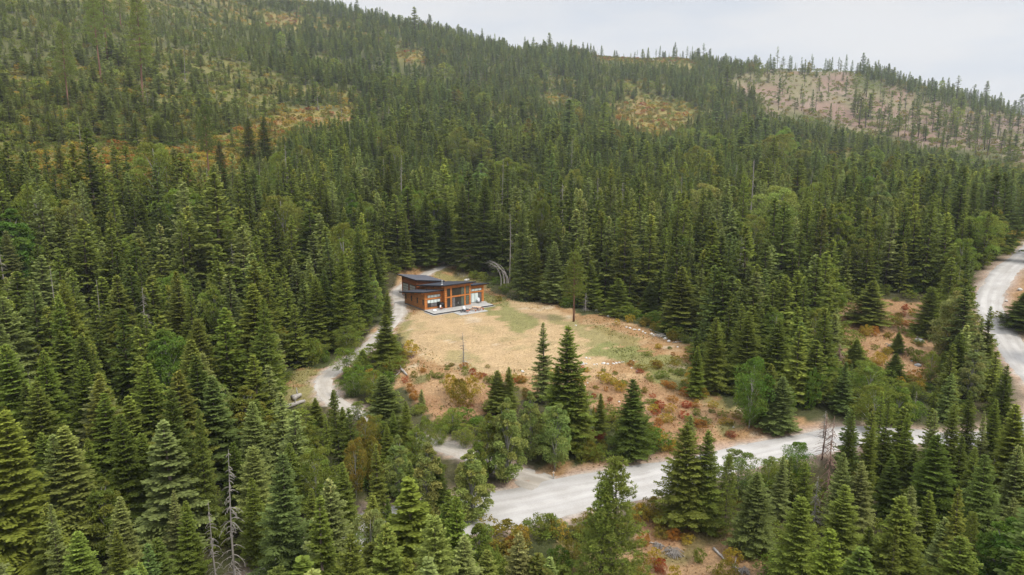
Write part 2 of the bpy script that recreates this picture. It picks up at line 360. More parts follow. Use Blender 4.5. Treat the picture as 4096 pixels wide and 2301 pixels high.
FQ = np.stack([idx[:-1, :-1].ravel(), idx[:-1, 1:].ravel(), idx[1:, 1:].ravel(), idx[1:, :-1].ravel()], 1)
me = bpy.data.meshes.new('ground'); me.vertices.add(len(V)); me.vertices.foreach_set('co', V.astype(np.float32).ravel())
me.loops.add(FQ.size); me.loops.foreach_set('vertex_index', FQ.astype(np.int32).ravel()); me.polygons.add(len(FQ)); me.polygons.foreach_set('loop_start', np.arange(0, FQ.size, 4, dtype=np.int32))
me.polygons.foreach_set('use_smooth', np.ones(len(FQ), bool))
a = me.attributes.new('gcol', 'FLOAT_VECTOR', 'POINT'); a.data.foreach_set('vector', gc.reshape(-1, 3).astype(np.float32).ravel())
me.update()
m, t = newmat('ground_cover'); o = N(t, 'ShaderNodeOutputMaterial'); b = N(t, 'ShaderNodeBsdfPrincipled'); b.inputs['Roughness'].default_value = .95; b.inputs['Specular IOR Level'].default_value = .1
at = N(t, 'ShaderNodeAttribute', attribute_type='GEOMETRY', attribute_name='gcol'); ge = N(t, 'ShaderNodeNewGeometry')
def noise(sc, det, rgh=.6):
    q = N(t, 'ShaderNodeTexNoise'); q.inputs['Scale'].default_value = sc; q.inputs['Detail'].default_value = det; q.inputs['Roughness'].default_value = rgh
    t.links.new(ge.outputs['Position'], q.inputs[0]); return q
q1 = noise(2.6, 5, .75); q2 = noise(.35, 4); q3 = noise(9, 3, .7)
def mrange(src, a0, a1, b0, b1):
    q = N(t, 'ShaderNodeMapRange'); q.inputs[1].default_value = a0; q.inputs[2].default_value = a1; q.inputs[3].default_value = b0; q.inputs[4].default_value = b1; t.links.new(src, q.inputs[0]); return q.outputs[0]
def math_(op, a_, b_):
    q = N(t, 'ShaderNodeMath', operation=op)
    for i, s in enumerate((a_, b_)):
        if isinstance(s, (int, float)): q.inputs[i].default_value = s
        else: t.links.new(s, q.inputs[i])
    return q.outputs[0]
f = math_('MULTIPLY', math_('MULTIPLY', mrange(q1.outputs[0], .3, .7, .55, 1.18), mrange(q2.outputs[0], .3, .7, .86, 1.14)), mrange(q3.outputs[0], .3, .7, .8, 1.2))
sc = N(t, 'ShaderNodeVectorMath', operation='SCALE'); t.links.new(at.outputs['Vector'], sc.inputs[0]); t.links.new(f, sc.inputs['Scale'])
t.links.new(sc.outputs[0], b.inputs['Base Color'])
bp = N(t, 'ShaderNodeBump'); bp.inputs['Strength'].default_value = .6; bp.inputs['Distance'].default_value = .25; t.links.new(q1.outputs[0], bp.inputs['Height']); t.links.new(bp.outputs[0], b.inputs['Normal'])
t.links.new(b.outputs[0], o.inputs[0]); M['ground'] = m; me.materials.append(m)
tag(link('ground', me), kind='structure')
# ------------------------------------------------------------------ the roads
def road_mat(name, c1, c2, track):
    m, t = newmat(name); o = N(t, 'ShaderNodeOutputMaterial'); b = N(t, 'ShaderNodeBsdfPrincipled'); b.inputs['Roughness'].default_value = .95; b.inputs['Specular IOR Level'].default_value = .1
    uv = N(t, 'ShaderNodeAttribute', attribute_type='GEOMETRY', attribute_name='lane'); ge = N(t, 'ShaderNodeNewGeometry')
    mp_ = N(t, 'ShaderNodeMapping'); mp_.inputs['Scale'].default_value = (1.1, .07, 1); t.links.new(uv.outputs['Vector'], mp_.inputs[0])
    q = N(t, 'ShaderNodeTexNoise'); q.inputs['Scale'].default_value = 1.0; q.inputs['Detail'].default_value = 5; q.inputs['Distortion'].default_value = .3; t.links.new(mp_.outputs[0], q.inputs[0])
    g = N(t, 'ShaderNodeTexNoise'); g.inputs['Scale'].default_value = 5; g.inputs['Detail'].default_value = 6; g.inputs['Roughness'].default_value = .8; t.links.new(ge.outputs['Position'], g.inputs[0])
    p = N(t, 'ShaderNodeTexNoise'); p.inputs['Scale'].default_value = .35; p.inputs['Detail'].default_value = 4; t.links.new(ge.outputs['Position'], p.inputs[0])
    mx1 = N(t, 'ShaderNodeMath', operation='ADD'); t.links.new(q.outputs[0], mx1.inputs[0]); t.links.new(p.outputs[0], mx1.inputs[1])
    mx2 = N(t, 'ShaderNodeMath', operation='MULTIPLY_ADD'); t.links.new(g.outputs[0], mx2.inputs[0]); mx2.inputs[1].default_value = .9; t.links.new(mx1.outputs[0], mx2.inputs[2])
    r = N(t, 'ShaderNodeValToRGB'); r.color_ramp.elements[0].position = .25; r.color_ramp.elements[1].position = .78; r.color_ramp.elements[0].color = (*c2, 1); r.color_ramp.elements[1].color = (*c1, 1)
    mr = N(t, 'ShaderNodeMapRange'); mr.inputs[1].default_value = .95; mr.inputs[2].default_value = 2.0; t.links.new(mx2.outputs[0], mr.inputs[0]); t.links.new(mr.outputs[0], r.inputs[0])
    sp = N(t, 'ShaderNodeSeparateXYZ'); t.links.new(uv.outputs['Vector'], sp.inputs[0]); wob = N(t, 'ShaderNodeMath', operation='MULTIPLY_ADD'); t.links.new(p.outputs[0], wob.inputs[0]); wob.inputs[1].default_value = 1.2; t.links.new(sp.outputs[0], wob.inputs[2])
    def mt(op, a_, b_):
        q_ = N(t, 'ShaderNodeMath', operation=op); t.links.new(a_, q_.inputs[0])
        if b_ is not None: q_.inputs[1].default_value = b_
        return q_.outputs[0]
    tr = mt('ABSOLUTE', mt('SUBTRACT', mt('ABSOLUTE', mt('SUBTRACT', wob.outputs[0], .6), None), .9), None)
    tm = N(t, 'ShaderNodeMapRange'); tm.inputs[1].default_value = .15; tm.inputs[2].default_value = .6; tm.inputs[3].default_value = 1.04; tm.inputs[4].default_value = .93; t.links.new(tr, tm.inputs[0])
    tv = N(t, 'ShaderNodeVectorMath', operation='SCALE'); t.links.new(r.outputs[0], tv.inputs[0]); t.links.new(tm.outputs[0], tv.inputs['Scale']); t.links.new(tv.outputs[0], b.inputs['Base Color'])
    bp = N(t, 'ShaderNodeBump'); bp.inputs['Strength'].default_value = .25; bp.inputs['Distance'].default_value = .1; t.links.new(g.outputs[0], bp.inputs['Height']); t.links.new(bp.outputs[0], b.inputs['Normal'])
    t.links.new(b.outputs[0], o.inputs[0]); return m
M['gravel'] = road_mat('pale_gravel', (.43, .415, .40), (.325, .308, .288), True)
M['track'] = road_mat('driveway_gravel', (.42, .39, .355), (.28, .25, .21), True)
for k, (nm, P, z, hw) in enumerate(ROADS):
    T = np.gradient(P, axis=0); T /= np.hypot(T[:, 0], T[:, 1])[:, None]; Nn = np.stack([-T[:, 1], T[:, 0]], 1)
    s = np.arange(len(P)) * .6
    cols = [-1.06, -.97, -.6, -.25, 0, .25, .6, .97, 1.06]; zs = [-.16, 0, .04, .03, .05, .03, .04, 0, -.16]
    VV = []; LN = []
    for i, (p, n_) in enumerate(zip(P, Nn)):
        hl = hw[i] * (1 + .05 * hash_noise(s[i], 3 + k, 4, 41) + .05 * hash_noise(s[i], 3 + k, 1.3, 42)); hr = hw[i] * (1 + .05 * hash_noise(s[i], 9 + k, 4, 43) + .05 * hash_noise(s[i], 9, 1.3, 44))
        for c_, dz in zip(cols, zs):
            w_ = (hl if c_ < 0 else hr) * c_ * (FLARE[i] if k == 1 else 1)
            VV.append((p[0] + n_[0] * w_, p[1] + n_[1] * w_, z[i] + dz + .01 - .035 * k)); LN.append((w_, s[i], 0))
    nc = len(cols); FF = [(i * nc + j, i * nc + j + 1, (i + 1) * nc + j + 1, (i + 1) * nc + j) for i in range(len(P) - 1) for j in range(nc - 1)]
    me = bpy.data.meshes.new(nm); me.from_pydata(VV, [], FF); me.materials.append(M['gravel'] if k == 0 else M['track'])
    a = me.attributes.new('lane', 'FLOAT_VECTOR', 'POINT'); a.data.foreach_set('vector', np.array(LN, np.float32).ravel())
    me.polygons.foreach_set('use_smooth', [True] * len(FF)); me.update()
    tag(link(nm, me), kind='structure')
# ------------------------------------------------------------------ the house
def siding(name, c1, c2):
    m, t = newmat(name); o = N(t, 'ShaderNodeOutputMaterial'); b = N(t, 'ShaderNodeBsdfPrincipled'); b.inputs['Roughness'].default_value = .6; b.inputs['Specular IOR Level'].default_value = .25
    c = N(t, 'ShaderNodeTexCoord'); sx = N(t, 'ShaderNodeSeparateXYZ'); t.links.new(c.outputs['Object'], sx.inputs[0])
    ad = N(t, 'ShaderNodeMath', operation='ADD'); t.links.new(sx.outputs[0], ad.inputs[0]); t.links.new(sx.outputs[1], ad.inputs[1])
    cb = N(t, 'ShaderNodeCombineXYZ'); t.links.new(ad.outputs[0], cb.inputs[0]); t.links.new(sx.outputs[2], cb.inputs[1])
    br = N(t, 'ShaderNodeTexBrick'); br.offset = .37; br.inputs['Scale'].default_value = 1; br.inputs['Mortar Size'].default_value = .012; br.inputs['Brick Width'].default_value = 3.1; br.inputs['Row Height'].default_value = .17
    br.inputs['Color1'].default_value = (*c1, 1); br.inputs['Color2'].default_value = (*c2, 1); br.inputs['Mortar'].default_value = (*[x * .35 for x in c2], 1); br.inputs['Bias'].default_value = -.1
    t.links.new(cb.outputs[0], br.inputs[0])
    mp_ = N(t, 'ShaderNodeMapping'); mp_.inputs['Scale'].default_value = (.7, .7, 9); t.links.new(c.outputs['Object'], mp_.inputs[0])
    q = N(t, 'ShaderNodeTexNoise'); q.inputs['Scale'].default_value = 2; q.inputs['Detail'].default_value = 6; t.links.new(mp_.outputs[0], q.inputs[0])
    mr = N(t, 'ShaderNodeMapRange'); mr.inputs[1].default_value = .3; mr.inputs[2].default_value = .7; mr.inputs[3].default_value = .66; mr.inputs[4].default_value = 1.25; t.links.new(q.outputs[0], mr.inputs[0])
    sc = N(t, 'ShaderNodeVectorMath', operation='SCALE'); t.links.new(br.outputs[0], sc.inputs[0]); t.links.new(mr.outputs[0], sc.inputs['Scale'])
    t.links.new(sc.outputs[0], b.inputs['Base Color']); t.links.new(b.outputs[0], o.inputs[0]); return m
M['siding'] = siding('cedar_siding', (.53, .20, .052), (.38, .125, .032))
M['siding_weathered'] = siding('weathered_cedar_siding', (.42, .18, .055), (.25, .10, .033))  # same cedar for the side wall, its shade painted in as darker brown
M['siding_dark'] = siding('dark_cedar_siding', (.34, .115, .04), (.22, .07, .026))
M['cedar'] = principled('cedar_trim', (.58, .22, .06), .6, noise=.25, nscale=3)
M['roof'] = principled('dark_shingles', (.030, .033, .045), .75, noise=.35, nscale=14, stretch=(.5, 3, 1))
M['roofpale'] = principled('grey_metal_roof', (.075, .078, .095), .6, noise=.12, nscale=3)
M['fascia'] = principled('black_fascia', (.018, .018, .022), .5)
M['frame'] = principled('black_window_frame', (.012, .010, .010), .5)
M['glass'] = principled('dark_glass', (.03, .028, .026), .06, spec=.6)
M['glassgreen'] = principled('reflecting_glass', (.12, .14, .11), .1, noise=.5, nscale=2.5, spec=.6)  # mottled green reflection painted into the pane colour
M['blind'] = principled('white_blind', (.58, .66, .65), .5)
M['blindgrey'] = principled('grey_interior', (.17, .16, .16), .3, noise=.5, nscale=3)
M['frost'] = principled('frosted_glass', (.38, .38, .36), .35, noise=.25, nscale=2)
M['concrete'] = principled('concrete', (.34, .335, .32), .9, noise=.15, nscale=1.3)
M['deckboards'] = principled('pale_deck_boards', (.38, .37, .35), .8, noise=.25, nscale=2)
M['stone'] = principled('grey_stone', (.22, .22, .23), .9, noise=.5, nscale=4)
M['foundation'] = principled('grey_foundation', (.15, .16, .17), .9, noise=.3, nscale=2)
M['metal'] = principled('bright_metal', (.75, .75, .74), .3, metal=.6)
M['rust'] = principled('rusty_metal', (.30, .10, .05), .7)
M['black'] = principled('black_cover', (.012, .012, .014), .5)
M['white'] = principled('white_plastic', (.78, .80, .82), .5)
M['redwood'] = principled('red_brown_wood', (.42, .13, .05), .6, noise=.25, nscale=4)
M['tabletop'] = principled('bleached_table_top', (.60, .42, .28), .7, noise=.2, nscale=3)
M['greywood'] = principled('dark_painted_wood', (.035, .033, .035), .6)
M['paleseat'] = principled('pale_chair_cloth', (.60, .62, .64), .8)
house = empty('cedar_house', (HO[0], HO[1], 0), HA, label='modern cedar clad house with dark sloping roofs standing at the head of the meadow', cat='house')
SL = .152
def roofz(z0, y): return z0 - SL * y
# left wing, centre hall and right wing: walls as solid shells
def wing(mb, x0, x1, y0, y1, z0, ztop, sl=SL):
    return mb.hexa([(x0, y0, z0), (x1, y0, z0), (x1, y1, z0), (x0, y1, z0)], [(x0, y0, ztop - sl * y0), (x1, y0, ztop - sl * y0), (x1, y1, ztop - sl * y1), (x0, y1, ztop - sl * y1)])
mb = MB(); wing(mb, .02, 4.36, 0, 9.4, .22, 3.94); wing(mb, 11.0, 15.32, .0, 9.4, .22, 4.12); wing(mb, 4.35, 11.02, -1.2, 10.3, .2, 5.0)
mb.build('wall', M['siding'], house)
mb = MB(); mb.hexa([(0, .12, .2), (.02, .12, .2), (.02, 9.4, .2), (0, 9.4, .2)], [(0, .12, 3.92), (.02, .12, 3.92), (.02, 9.4, 3.94 - SL * 9.4), (0, 9.4, 3.94 - SL * 9.4)])
tag(mb.build('wall', M['siding_weathered'], house), 'weathered brown side wall with four narrow windows')
# garage block
mb = MB(); gx0, gx1, gy0, gy1 = 4.0, 10.6, 10.95, 18.4
mb.hexa([(gx0, gy0, -.1), (gx1, gy0, -.1), (gx1, gy1, -.1), (gx0, gy1, -.1)], [(gx0, gy0, 4.72), (gx1, gy0, 3.78), (gx1, gy1, 3.78), (gx0, gy1, 4.72)])
tag(mb.build('wall', M['siding_dark'], house), 'dark brown garage walls')
mb = MB().box(-.03, 15.35, -.02, 9.43, -.4, .23); mb.box(4.3, 11.05, -1.23, -.02, -.4, .2); mb.build('foundation', M['foundation'], house)
# corner boards and belly bands
mb = MB()
for x, y, z1 in ((0, 0, 3.93), (15.22, 0, 4.1), (4.33, -1.22, 5.1), (10.94, -1.22, 5.1)): mb.box(x - .012, x + .12, y - .025, y + .1, .23, z1)
mb.box(.14, 4.32, -.022, -.001, 2.42, 2.68); mb.box(11.06, 15.18, -.022, -.001, 2.58, 2.8); mb.box(4.5, 10.9, -1.222, -1.201, 2.55, 2.78)
mb.box(5.88, 6.06, -1.225, -1.201, .24, 4.9); mb.box(9.42, 9.62, -1.225, -1.201, .24, 4.9)
mb.build('trim', M['cedar'], house)
# roofs: slab, fascia, rafter tails and beam ends
def roof(x0, x1, y0, y1, z0, sl, mat, th=.16):
    mb = MB(); b = lambda y, dz: z0 - sl * y + dz
    mb.hexa([(x0, y0, b(y0, -th)), (x1, y0, b(y0, -th)), (x1, y1, b(y1, -th)), (x0, y1, b(y1, -th))], [(x0, y0, b(y0, 0)), (x1, y0, b(y0, 0)), (x1, y1, b(y1, 0)), (x0, y1, b(y1, 0))])
    rf = mb.build('roof', mat, house)
    e = .03; f = MB()
    for (a0, a1, c0, c1) in ((x0 - e, x1 + e, y0 - e, y0), (x0 - e, x1 + e, y1, y1 + e), (x0 - e, x0, y0, y1), (x1, x1 + e, y0, y1)):
        f.hexa([(a0, c0, b(c0, -th - .1)), (a1, c0, b(c0, -th - .1)), (a1, c1, b(c1, -th - .1)), (a0, c1, b(c1, -th - .1))], [(a0, c0, b(c0, .012)), (a1, c0, b(c0, .012)), (a1, c1, b(c1, .012)), (a0, c1, b(c1, .012))])
    f.build('fascia', M['fascia'], rf)
    return rf
r1 = roof(-.85, 4.34, -1.0, 10.3, 4.27, SL, M['roof'], .13)
r2 = roof(3.6, 11.9, -2.2, 10.4, 5.27, SL, M['roof'], .13)
r3 = roof(11.03, 16.25, -.85, 10.2, 4.40, SL, M['roof'], .13)
def tails(rf, x0, x1, n, yw, y0, z0):
    mb = MB()
    for k in range(n):
        x = x0 + (x1 - x0) * k / (n - 1)
        mb.hexa([(x - .04, y0 + .12, roofz(z0, y0) - .30), (x + .04, y0 + .12, roofz(z0, y0) - .30), (x + .04, yw, roofz(z0, yw) - .34), (x - .04, yw, roofz(z0, yw) - .34)],
                [(x - .04, y0 + .06, roofz(z0, y0) - .14), (x + .04, y0 + .06, roofz(z0, y0) - .14), (x + .04, yw, roofz(z0, yw) - .135), (x - .04, yw, roofz(z0, yw) - .135)])
    mb.build('rafter_tails', M['cedar'], rf)
tails(r1, -.6, 4.0, 8, 0, -1.0, 4.27); tails(r2, 3.9, 11.7, 14, -1.2, -2.2, 5.27); tails(r3, 11.5, 16.0, 8, 0, -.85, 4.4)
def beams(rf, x0, x1, ys, z0):
    for y in ys: MB().box(x0, x1, y - .09, y + .09, roofz(z0, y) - .50, roofz(z0, y) - .17).build('beam_end', M['cedar'], rf)
beams(r1, -.7, -.001, (.3, 3.2, 6.2, 9.2), 4.27); beams(r2, 3.75, 4.349, (-.9, 2.2, 5.2, 8.6), 5.27); beams(r3, 15.321, 16.1, (.3, 4.2, 8), 4.4); beams(r2, 11.021, 11.8, (-.9, 3), 5.27)
# garage roof falls to the right
mb = MB(); gz = lambda x: 5.0 - .14 * (x - 3.3)
mb.hexa([(3.3, 10.2, gz(3.3) - .16), (11.2, 10.2, gz(11.2) - .16), (11.2, 19.4, gz(11.2) - .16), (3.3, 19.4, gz(3.3) - .16)], [(3.3, 10.2, gz(3.3)), (11.2, 10.2, gz(11.2)), (11.2, 19.4, gz(11.2)), (3.3, 19.4, gz(3.3))])
r4 = tag(mb.build('roof', M['roofpale'], house), 'paler grey garage roof'); f = MB()
f.hexa([(3.3, 10.17, gz(3.3) - .24), (11.2, 10.17, gz(11.2) - .24), (11.2, 10.2, gz(11.2) - .24), (3.3, 10.2, gz(3.3) - .24)], [(3.3, 10.17, gz(3.3) + .01), (11.2, 10.17, gz(11.2) + .01), (11.2, 10.2, gz(11.2) + .01), (3.3, 10.2, gz(3.3) + .01)])
f.box(3.27, 3.3, 10.17, 19.43, gz(3.3) - .24, gz(3.3) + .01); f.build('fascia', M['fascia'], r4)
# windows: a frame with its panes; plane 'x' runs along the front, 'y' along the side
def window(x0, x1, z0, z1, y, n, panes, name='window', side=False, door=False, label=None):
    fr = MB(); w = .055
    def bx(a0, a1, b0, b1, d0, d1, mbx):
        if side: mbx.box(y - d1, y - d0, a0, a1, b0, b1)
        else: mbx.box(a0, a1, y - d1, y - d0, b0, b1)
    bx(x0, x1, z0, z0 + w, .005, .06, fr); bx(x0, x1, z1 - w, z1, .005, .06, fr); bx(x0, x0 + w, z0 + w, z1 - w, .005, .06, fr); bx(x1 - w, x1, z0 + w, z1 - w, .005, .06, fr)
    st = (x1 - x0 - w) / n
    for k in range(1, n): bx(x0 + k * st, x0 + k * st + w, z0 + w, z1 - w, .005, .058, fr)
    o = fr.build(name, M['frame'], house)
    if label: o['label'] = label
    for k in range(n):
        pn = MB(); p = panes[k % len(panes)]
        if isinstance(p, tuple):
            zm = z0 + (z1 - z0) * p[2]
            bx(x0 + k * st + w, x0 + (k + 1) * st, z0 + w, zm, .006, .022, pn); pn.build('pane', M[p[0]], o)
            p2 = MB(); bx(x0 + k * st + w, x0 + (k + 1) * st, zm, z1 - w, .006, .024, p2); p2.build('blind', M[p[1]], o)
        else: bx(x0 + k * st + w, x0 + (k + 1) * st, z0 + w, z1 - w, .006, .022, pn); pn.build('blind' if p == 'blind' else 'pane', M[p], o)
    return o
window(.65, 3.9, 2.76, 3.4, 0, 4, ['blind']); window(.62, 3.86, .68, 2.36, 0, 4, [('glass', 'blind', .58), ('blindgrey', 'blind', .55), ('blindgrey', 'blind', .55), ('glass', 'blind', .6)])
window(11.1, 14.72, 2.9, 3.5, 0, 4, ['blind']); window(11.1, 14.71, .3, 2.52, 0, 4, ['blind', 'blind', 'blind', 'blindgrey'], name='glass_door')
window(4.9, 5.7, 2.76, 4.56, -1.2, 1, ['glass']); window(6.17, 9.32, 2.86, 4.54, -1.2, 4, ['glass', 'glass', 'glass', 'glassgreen']); window(9.74, 10.58, 2.82, 4.62, -1.2, 1, ['glassgreen'])
window(4.88, 5.66, .4, 2.44, -1.2, 1, ['glass']); dr = window(6.15, 9.28, .27, 2.46, -1.2, 4, ['blindgrey', 'glass', 'glass', 'glassgreen'], name='glass_door'); window(9.72, 10.56, .47, 2.53, -1.2, 1, ['glassgreen'])
MB().box(7.66, 7.69, -1.31, -1.262, .9, 1.3).build('handle', M['metal'], dr)
for yc in (.7, 3.35, 6.02, 8.75): window(yc - .24, yc + .24, 1.18, 2.42, 0, 1, ['glass'], side=True)
# garage doors
for y0, y1 in ((15.1, 17.7), (11.6, 14.3)):
    w = MB(); X = gx0 - .02
    w.box(X - .05, X, y0 - .12, y1 + .12, -.02, 3.28)
    gd = w.build('garage_door', M['frame'], house); b_ = MB(); g_ = MB()
    for i in range(4):
        for j in range(5):
            a0 = y0 + (y1 - y0) * i / 4 + .05; a1 = y0 + (y1 - y0) * (i + 1) / 4 - .05; b0 = .1 + 3.05 * j / 5 + .04; b1 = .1 + 3.05 * (j + 1) / 5 - .04
            g_.box(X - .06, X - .052, a0, a1, b0, b1)
    g_.build('pane', M['frost'], gd)
# chimney and roof vent
ch = MB().tube([(5.1, 1.2, 5.05), (5.1, 1.2, 6.0)], .10, 10).build('chimney', M['metal'], r2); MB().tube([(5.1, 1.2, 5.98), (5.1, 1.2, 6.08)], .17, 10).build('chimney_cap', M['metal'], ch); MB().tube([(5.1, 1.2, 5.045), (5.1, 1.2, 5.16)], [.34, .12], 10).build('flashing', M['metal'], ch)
MB().tube([(2.2, 3.0, 3.78), (2.2, 3.0, 4.18)], .06, 8).tube([(2.2, 3.0, 4.15), (2.2, 3.0, 4.24)], .1, 8).build('roof_vent', M['fascia'], r1)
def wp(lx, ly, z): return (HO[0] + HX[0] * lx + HY[0] * ly, HO[1] + HX[1] * lx + HY[1] * ly, z)
# deck in front, resting on grey stone, with steps and the patio slab
dk = empty('deck', (HO[0], HO[1], 0), HA, label='long pale deck on grey stone edging along the front of the cedar house', cat='deck')
mb = MB().box(-.3, 15.0, -4.5, -1.24, .17, .27).box(-.3, 4.29, -1.24, -.03, .17, .27).box(11.06, 15.45, -1.24, -.03, .17, .27)
mb.build('boards', M['deckboards'], dk)
MB().box(-.2, 14.9, -4.4, -1.24, -.3, .165).box(-.2, 4.29, -1.24, -.03, -.3, .165).box(11.06, 15.3, -1.24, -.03, -.3, .165).build('base', M['stone'], dk)
MB().box(-.36, -.3, -4.56, -.9, .12, .268).box(-.3, 15.06, -4.56, -4.5, .12, .268).build('edging', M['fascia'], dk)
MB().box(6.6, 10.6, -5.0, -4.57, -.2, .13).build('step', M['stone'], dk)
MB().box(-.75, 15.3, -4.85, -4.57, -.3, .035).box(-.75, -.37, -4.57, -.6, -.3, .035).build('footing', M['concrete'], dk)
pt = MB().box(0, 7.0, -3.0, 0, -.3, .05); o = pt.build('patio', M['concrete']); o.location = wp(4.15, -5.02, 0); o.rotation_euler = (0, 0, HA); tag(o, kind='structure')
# garden furniture
def place(root, lx, ly, z, rz): root.location = wp(lx, ly, z); root.rotation_euler = (0, 0, HA + rz); return root
def table(kind, L_, w_, h_, label, cat, top):
    r = empty(kind, (0, 0, 0), label=label, cat=cat)
    mb = MB()
    for k in range(4 if w_ > .5 else 2):
        n = 4 if w_ > .5 else 2; y0 = -w_ / 2 + w_ * k / n; mb.box(-L_ / 2, L_ / 2, y0 + .008, y0 + w_ / n - .008, h_ - .05, h_)
    mb.build('table_top' if w_ > .5 else 'seat', top, r)
    for sx in (-1, 1):
        for sy in (-1, 1): x = sx * (L_ / 2 - .22); y = sy * (w_ / 2 - .06); MB().box(x - .05, x + .05, y - .05, y + .05, 0, h_ - .05).build('leg', M['redwood'], r)
        MB().box(sx * (L_ / 2 - .22) - .04, sx * (L_ / 2 - .22) + .04, -w_ / 2 + .1, w_ / 2 - .1, h_ - .16, h_ - .052).build('brace', M['redwood'], r)
    return r
PZ = .05
place(table('picnic_table', 2.1, .85, .76, 'red brown outdoor dining table between two benches on the patio', 'table', M['tabletop']), 9.45, -6.0, PZ, R(-62))
place(table('bench', 1.9, .36, .45, 'wooden bench on the chair side of the patio table', 'bench', M['tabletop']), 8.35, -6.2, PZ, R(-62))['group'] = 'benches at the patio table'
place(table('bench', 1.9, .36, .45, 'wooden bench on the far side of the patio table, nearer the lawn edge', 'bench', M['redwood']), 10.35, -6.1, PZ, R(-62))['group'] = 'benches at the patio table'
def adirondack(label, seatmat, frame):
    r = empty('garden_chair', (0, 0, 0), label=label, cat='chair', group='reclining garden chairs')
    MB().hexa([(-.3, -.4, .34), (.3, -.4, .34), (.3, .25, .22), (-.3, .25, .22)], [(-.3, -.4, .38), (.3, -.4, .38), (.3, .25, .26), (-.3, .25, .26)]).build('seat', frame, r)
    mb = MB()
    for k in range(5):
        x = -.3 + .12 * k; mb.hexa([(x, .22, .24), (x + .105, .22, .24), (x + .105, .26, .24), (x, .26, .24)], [(x, .58, 1.05 + .05 * (2 - abs(k - 2))), (x + .105, .58, 1.05 + .05 * (2 - abs(k - 2))), (x + .105, .62, 1.05), (x, .62, 1.05)])
    mb.build('backrest', seatmat, r)
    for s in (-1, 1):
        MB().box(s * .38 - .07, s * .38 + .07, -.45, .4, .53, .56).build('armrest', frame, r)
        MB().box(s * .36 - .03, s * .36 + .03, -.42, -.34, 0, .53).build('leg', frame, r)
        MB().hexa([(s * .36 - .03, .36, 0), (s * .36 + .03, .36, 0), (s * .36 + .03, .46, 0), (s * .36 - .03, .46, 0)], [(s * .36 - .03, .26, .53), (s * .36 + .03, .26, .53), (s * .36 + .03, .34, .53), (s * .36 - .03, .34, .53)]).build('leg', frame, r)
    return r
place(adirondack('dark framed garden chair with a white back, turned sideways on the patio', M['white'], M['greywood']), 6.0, -5.9, PZ, R(70))
place(adirondack('pale slatted garden chair on the patio facing the fire bowl', M['paleseat'], M['greywood']), 6.9, -5.55, PZ, R(5))
place(adirondack('pale garden chair alone on the deck by the tall glass doors', M['paleseat'], M['greywood']), 13.4, -1.0, .27, R(-15))
r = empty('fire_bowl', (0, 0, 0), label='small rusty fire bowl on legs in front of the patio chairs', cat='fire pit'); place(r, 6.7, -6.75, PZ, 0)
MB().tube([(0, 0, .26), (0, 0, .32), (0, 0, .42)], [.15, .33, .44], 14).build('bowl', M['rust'], r)
for k in range(3): t_ = 2.1 * k; MB().tube([(.3 * math.cos(t_), .3 * math.sin(t_), 0), (.2 * math.cos(t_), .2 * math.sin(t_), .3)], .025, 5).build('leg', M['rust'], r)
r = empty('covered_grill', (0, 0, 0), label='round grill under a black cover against the house wall', cat='grill'); place(r, 3.75, -.75, .27, 0)
MB().tube([(0, 0, 0), (0, 0, .5), (0, 0, .95), (0, 0, 1.25), (0, 0, 1.4)], [.5, .56, .66, .5, .12], 12).build('cover', M['black'], r, True); MB().tube([(0, 0, -0.0), (0, 0, .06)], .45, 10).build('base', M['metal'], r)
r = empty('garden_chair', (0, 0, 0), label='small brown folding chair with a white cushion in front of the covered grill', cat='chair'); place(r, 3.0, -1.9, .27, R(20))
MB().box(-.24, .24, -.24, .24, .42, .47).build('seat', M['redwood'], r); MB().box(-.22, .22, .2, .26, .5, .98).build('backrest', M['white'], r)
for sx in (-1, 1):
    for sy in (-1, 1): MB().tube([(sx * .2, sy * .24, 0), (sx * .2, -sy * .1, .42)], .025, 5).build('leg', M['redwood'], r)
r = empty('satellite_dish', (0, 0, 0), label='small white dish on a stand near the deck corner', cat='dish'); place(r, .75, -3.0, .27, R(-20))
MB().hexa([(-.3, -.2, .3), (.3, -.2, .3), (.3, .16, .5), (-.3, .16, .5)], [(-.3, -.2, .33), (.3, -.2, .33), (.3, .16, .53), (-.3, .16, .53)]).build('dish', M['white'], r); MB().tube([(0, 0, 0), (0, 0, .38)], .03, 6).tube([(0, 0, 0), (0, 0, .03)], .2, 8).build('stand', M['metal'], r)
r = empty('wooden_post', (0, 0, 0), label='short pale wooden post where the driveway meets the gravel road', cat='post')
bx_, by_ = hit(2214, 1900); r.location = (bx_, by_, g1(bx_, by_) - .1)
MB().box(-.07, .07, -.07, .07, 0, 1.1).build('post', M['palebark'], r); MB().box(-.16, .16, -.09, -.071, .86, 1.02).build('plate', M['tabletop'], r)
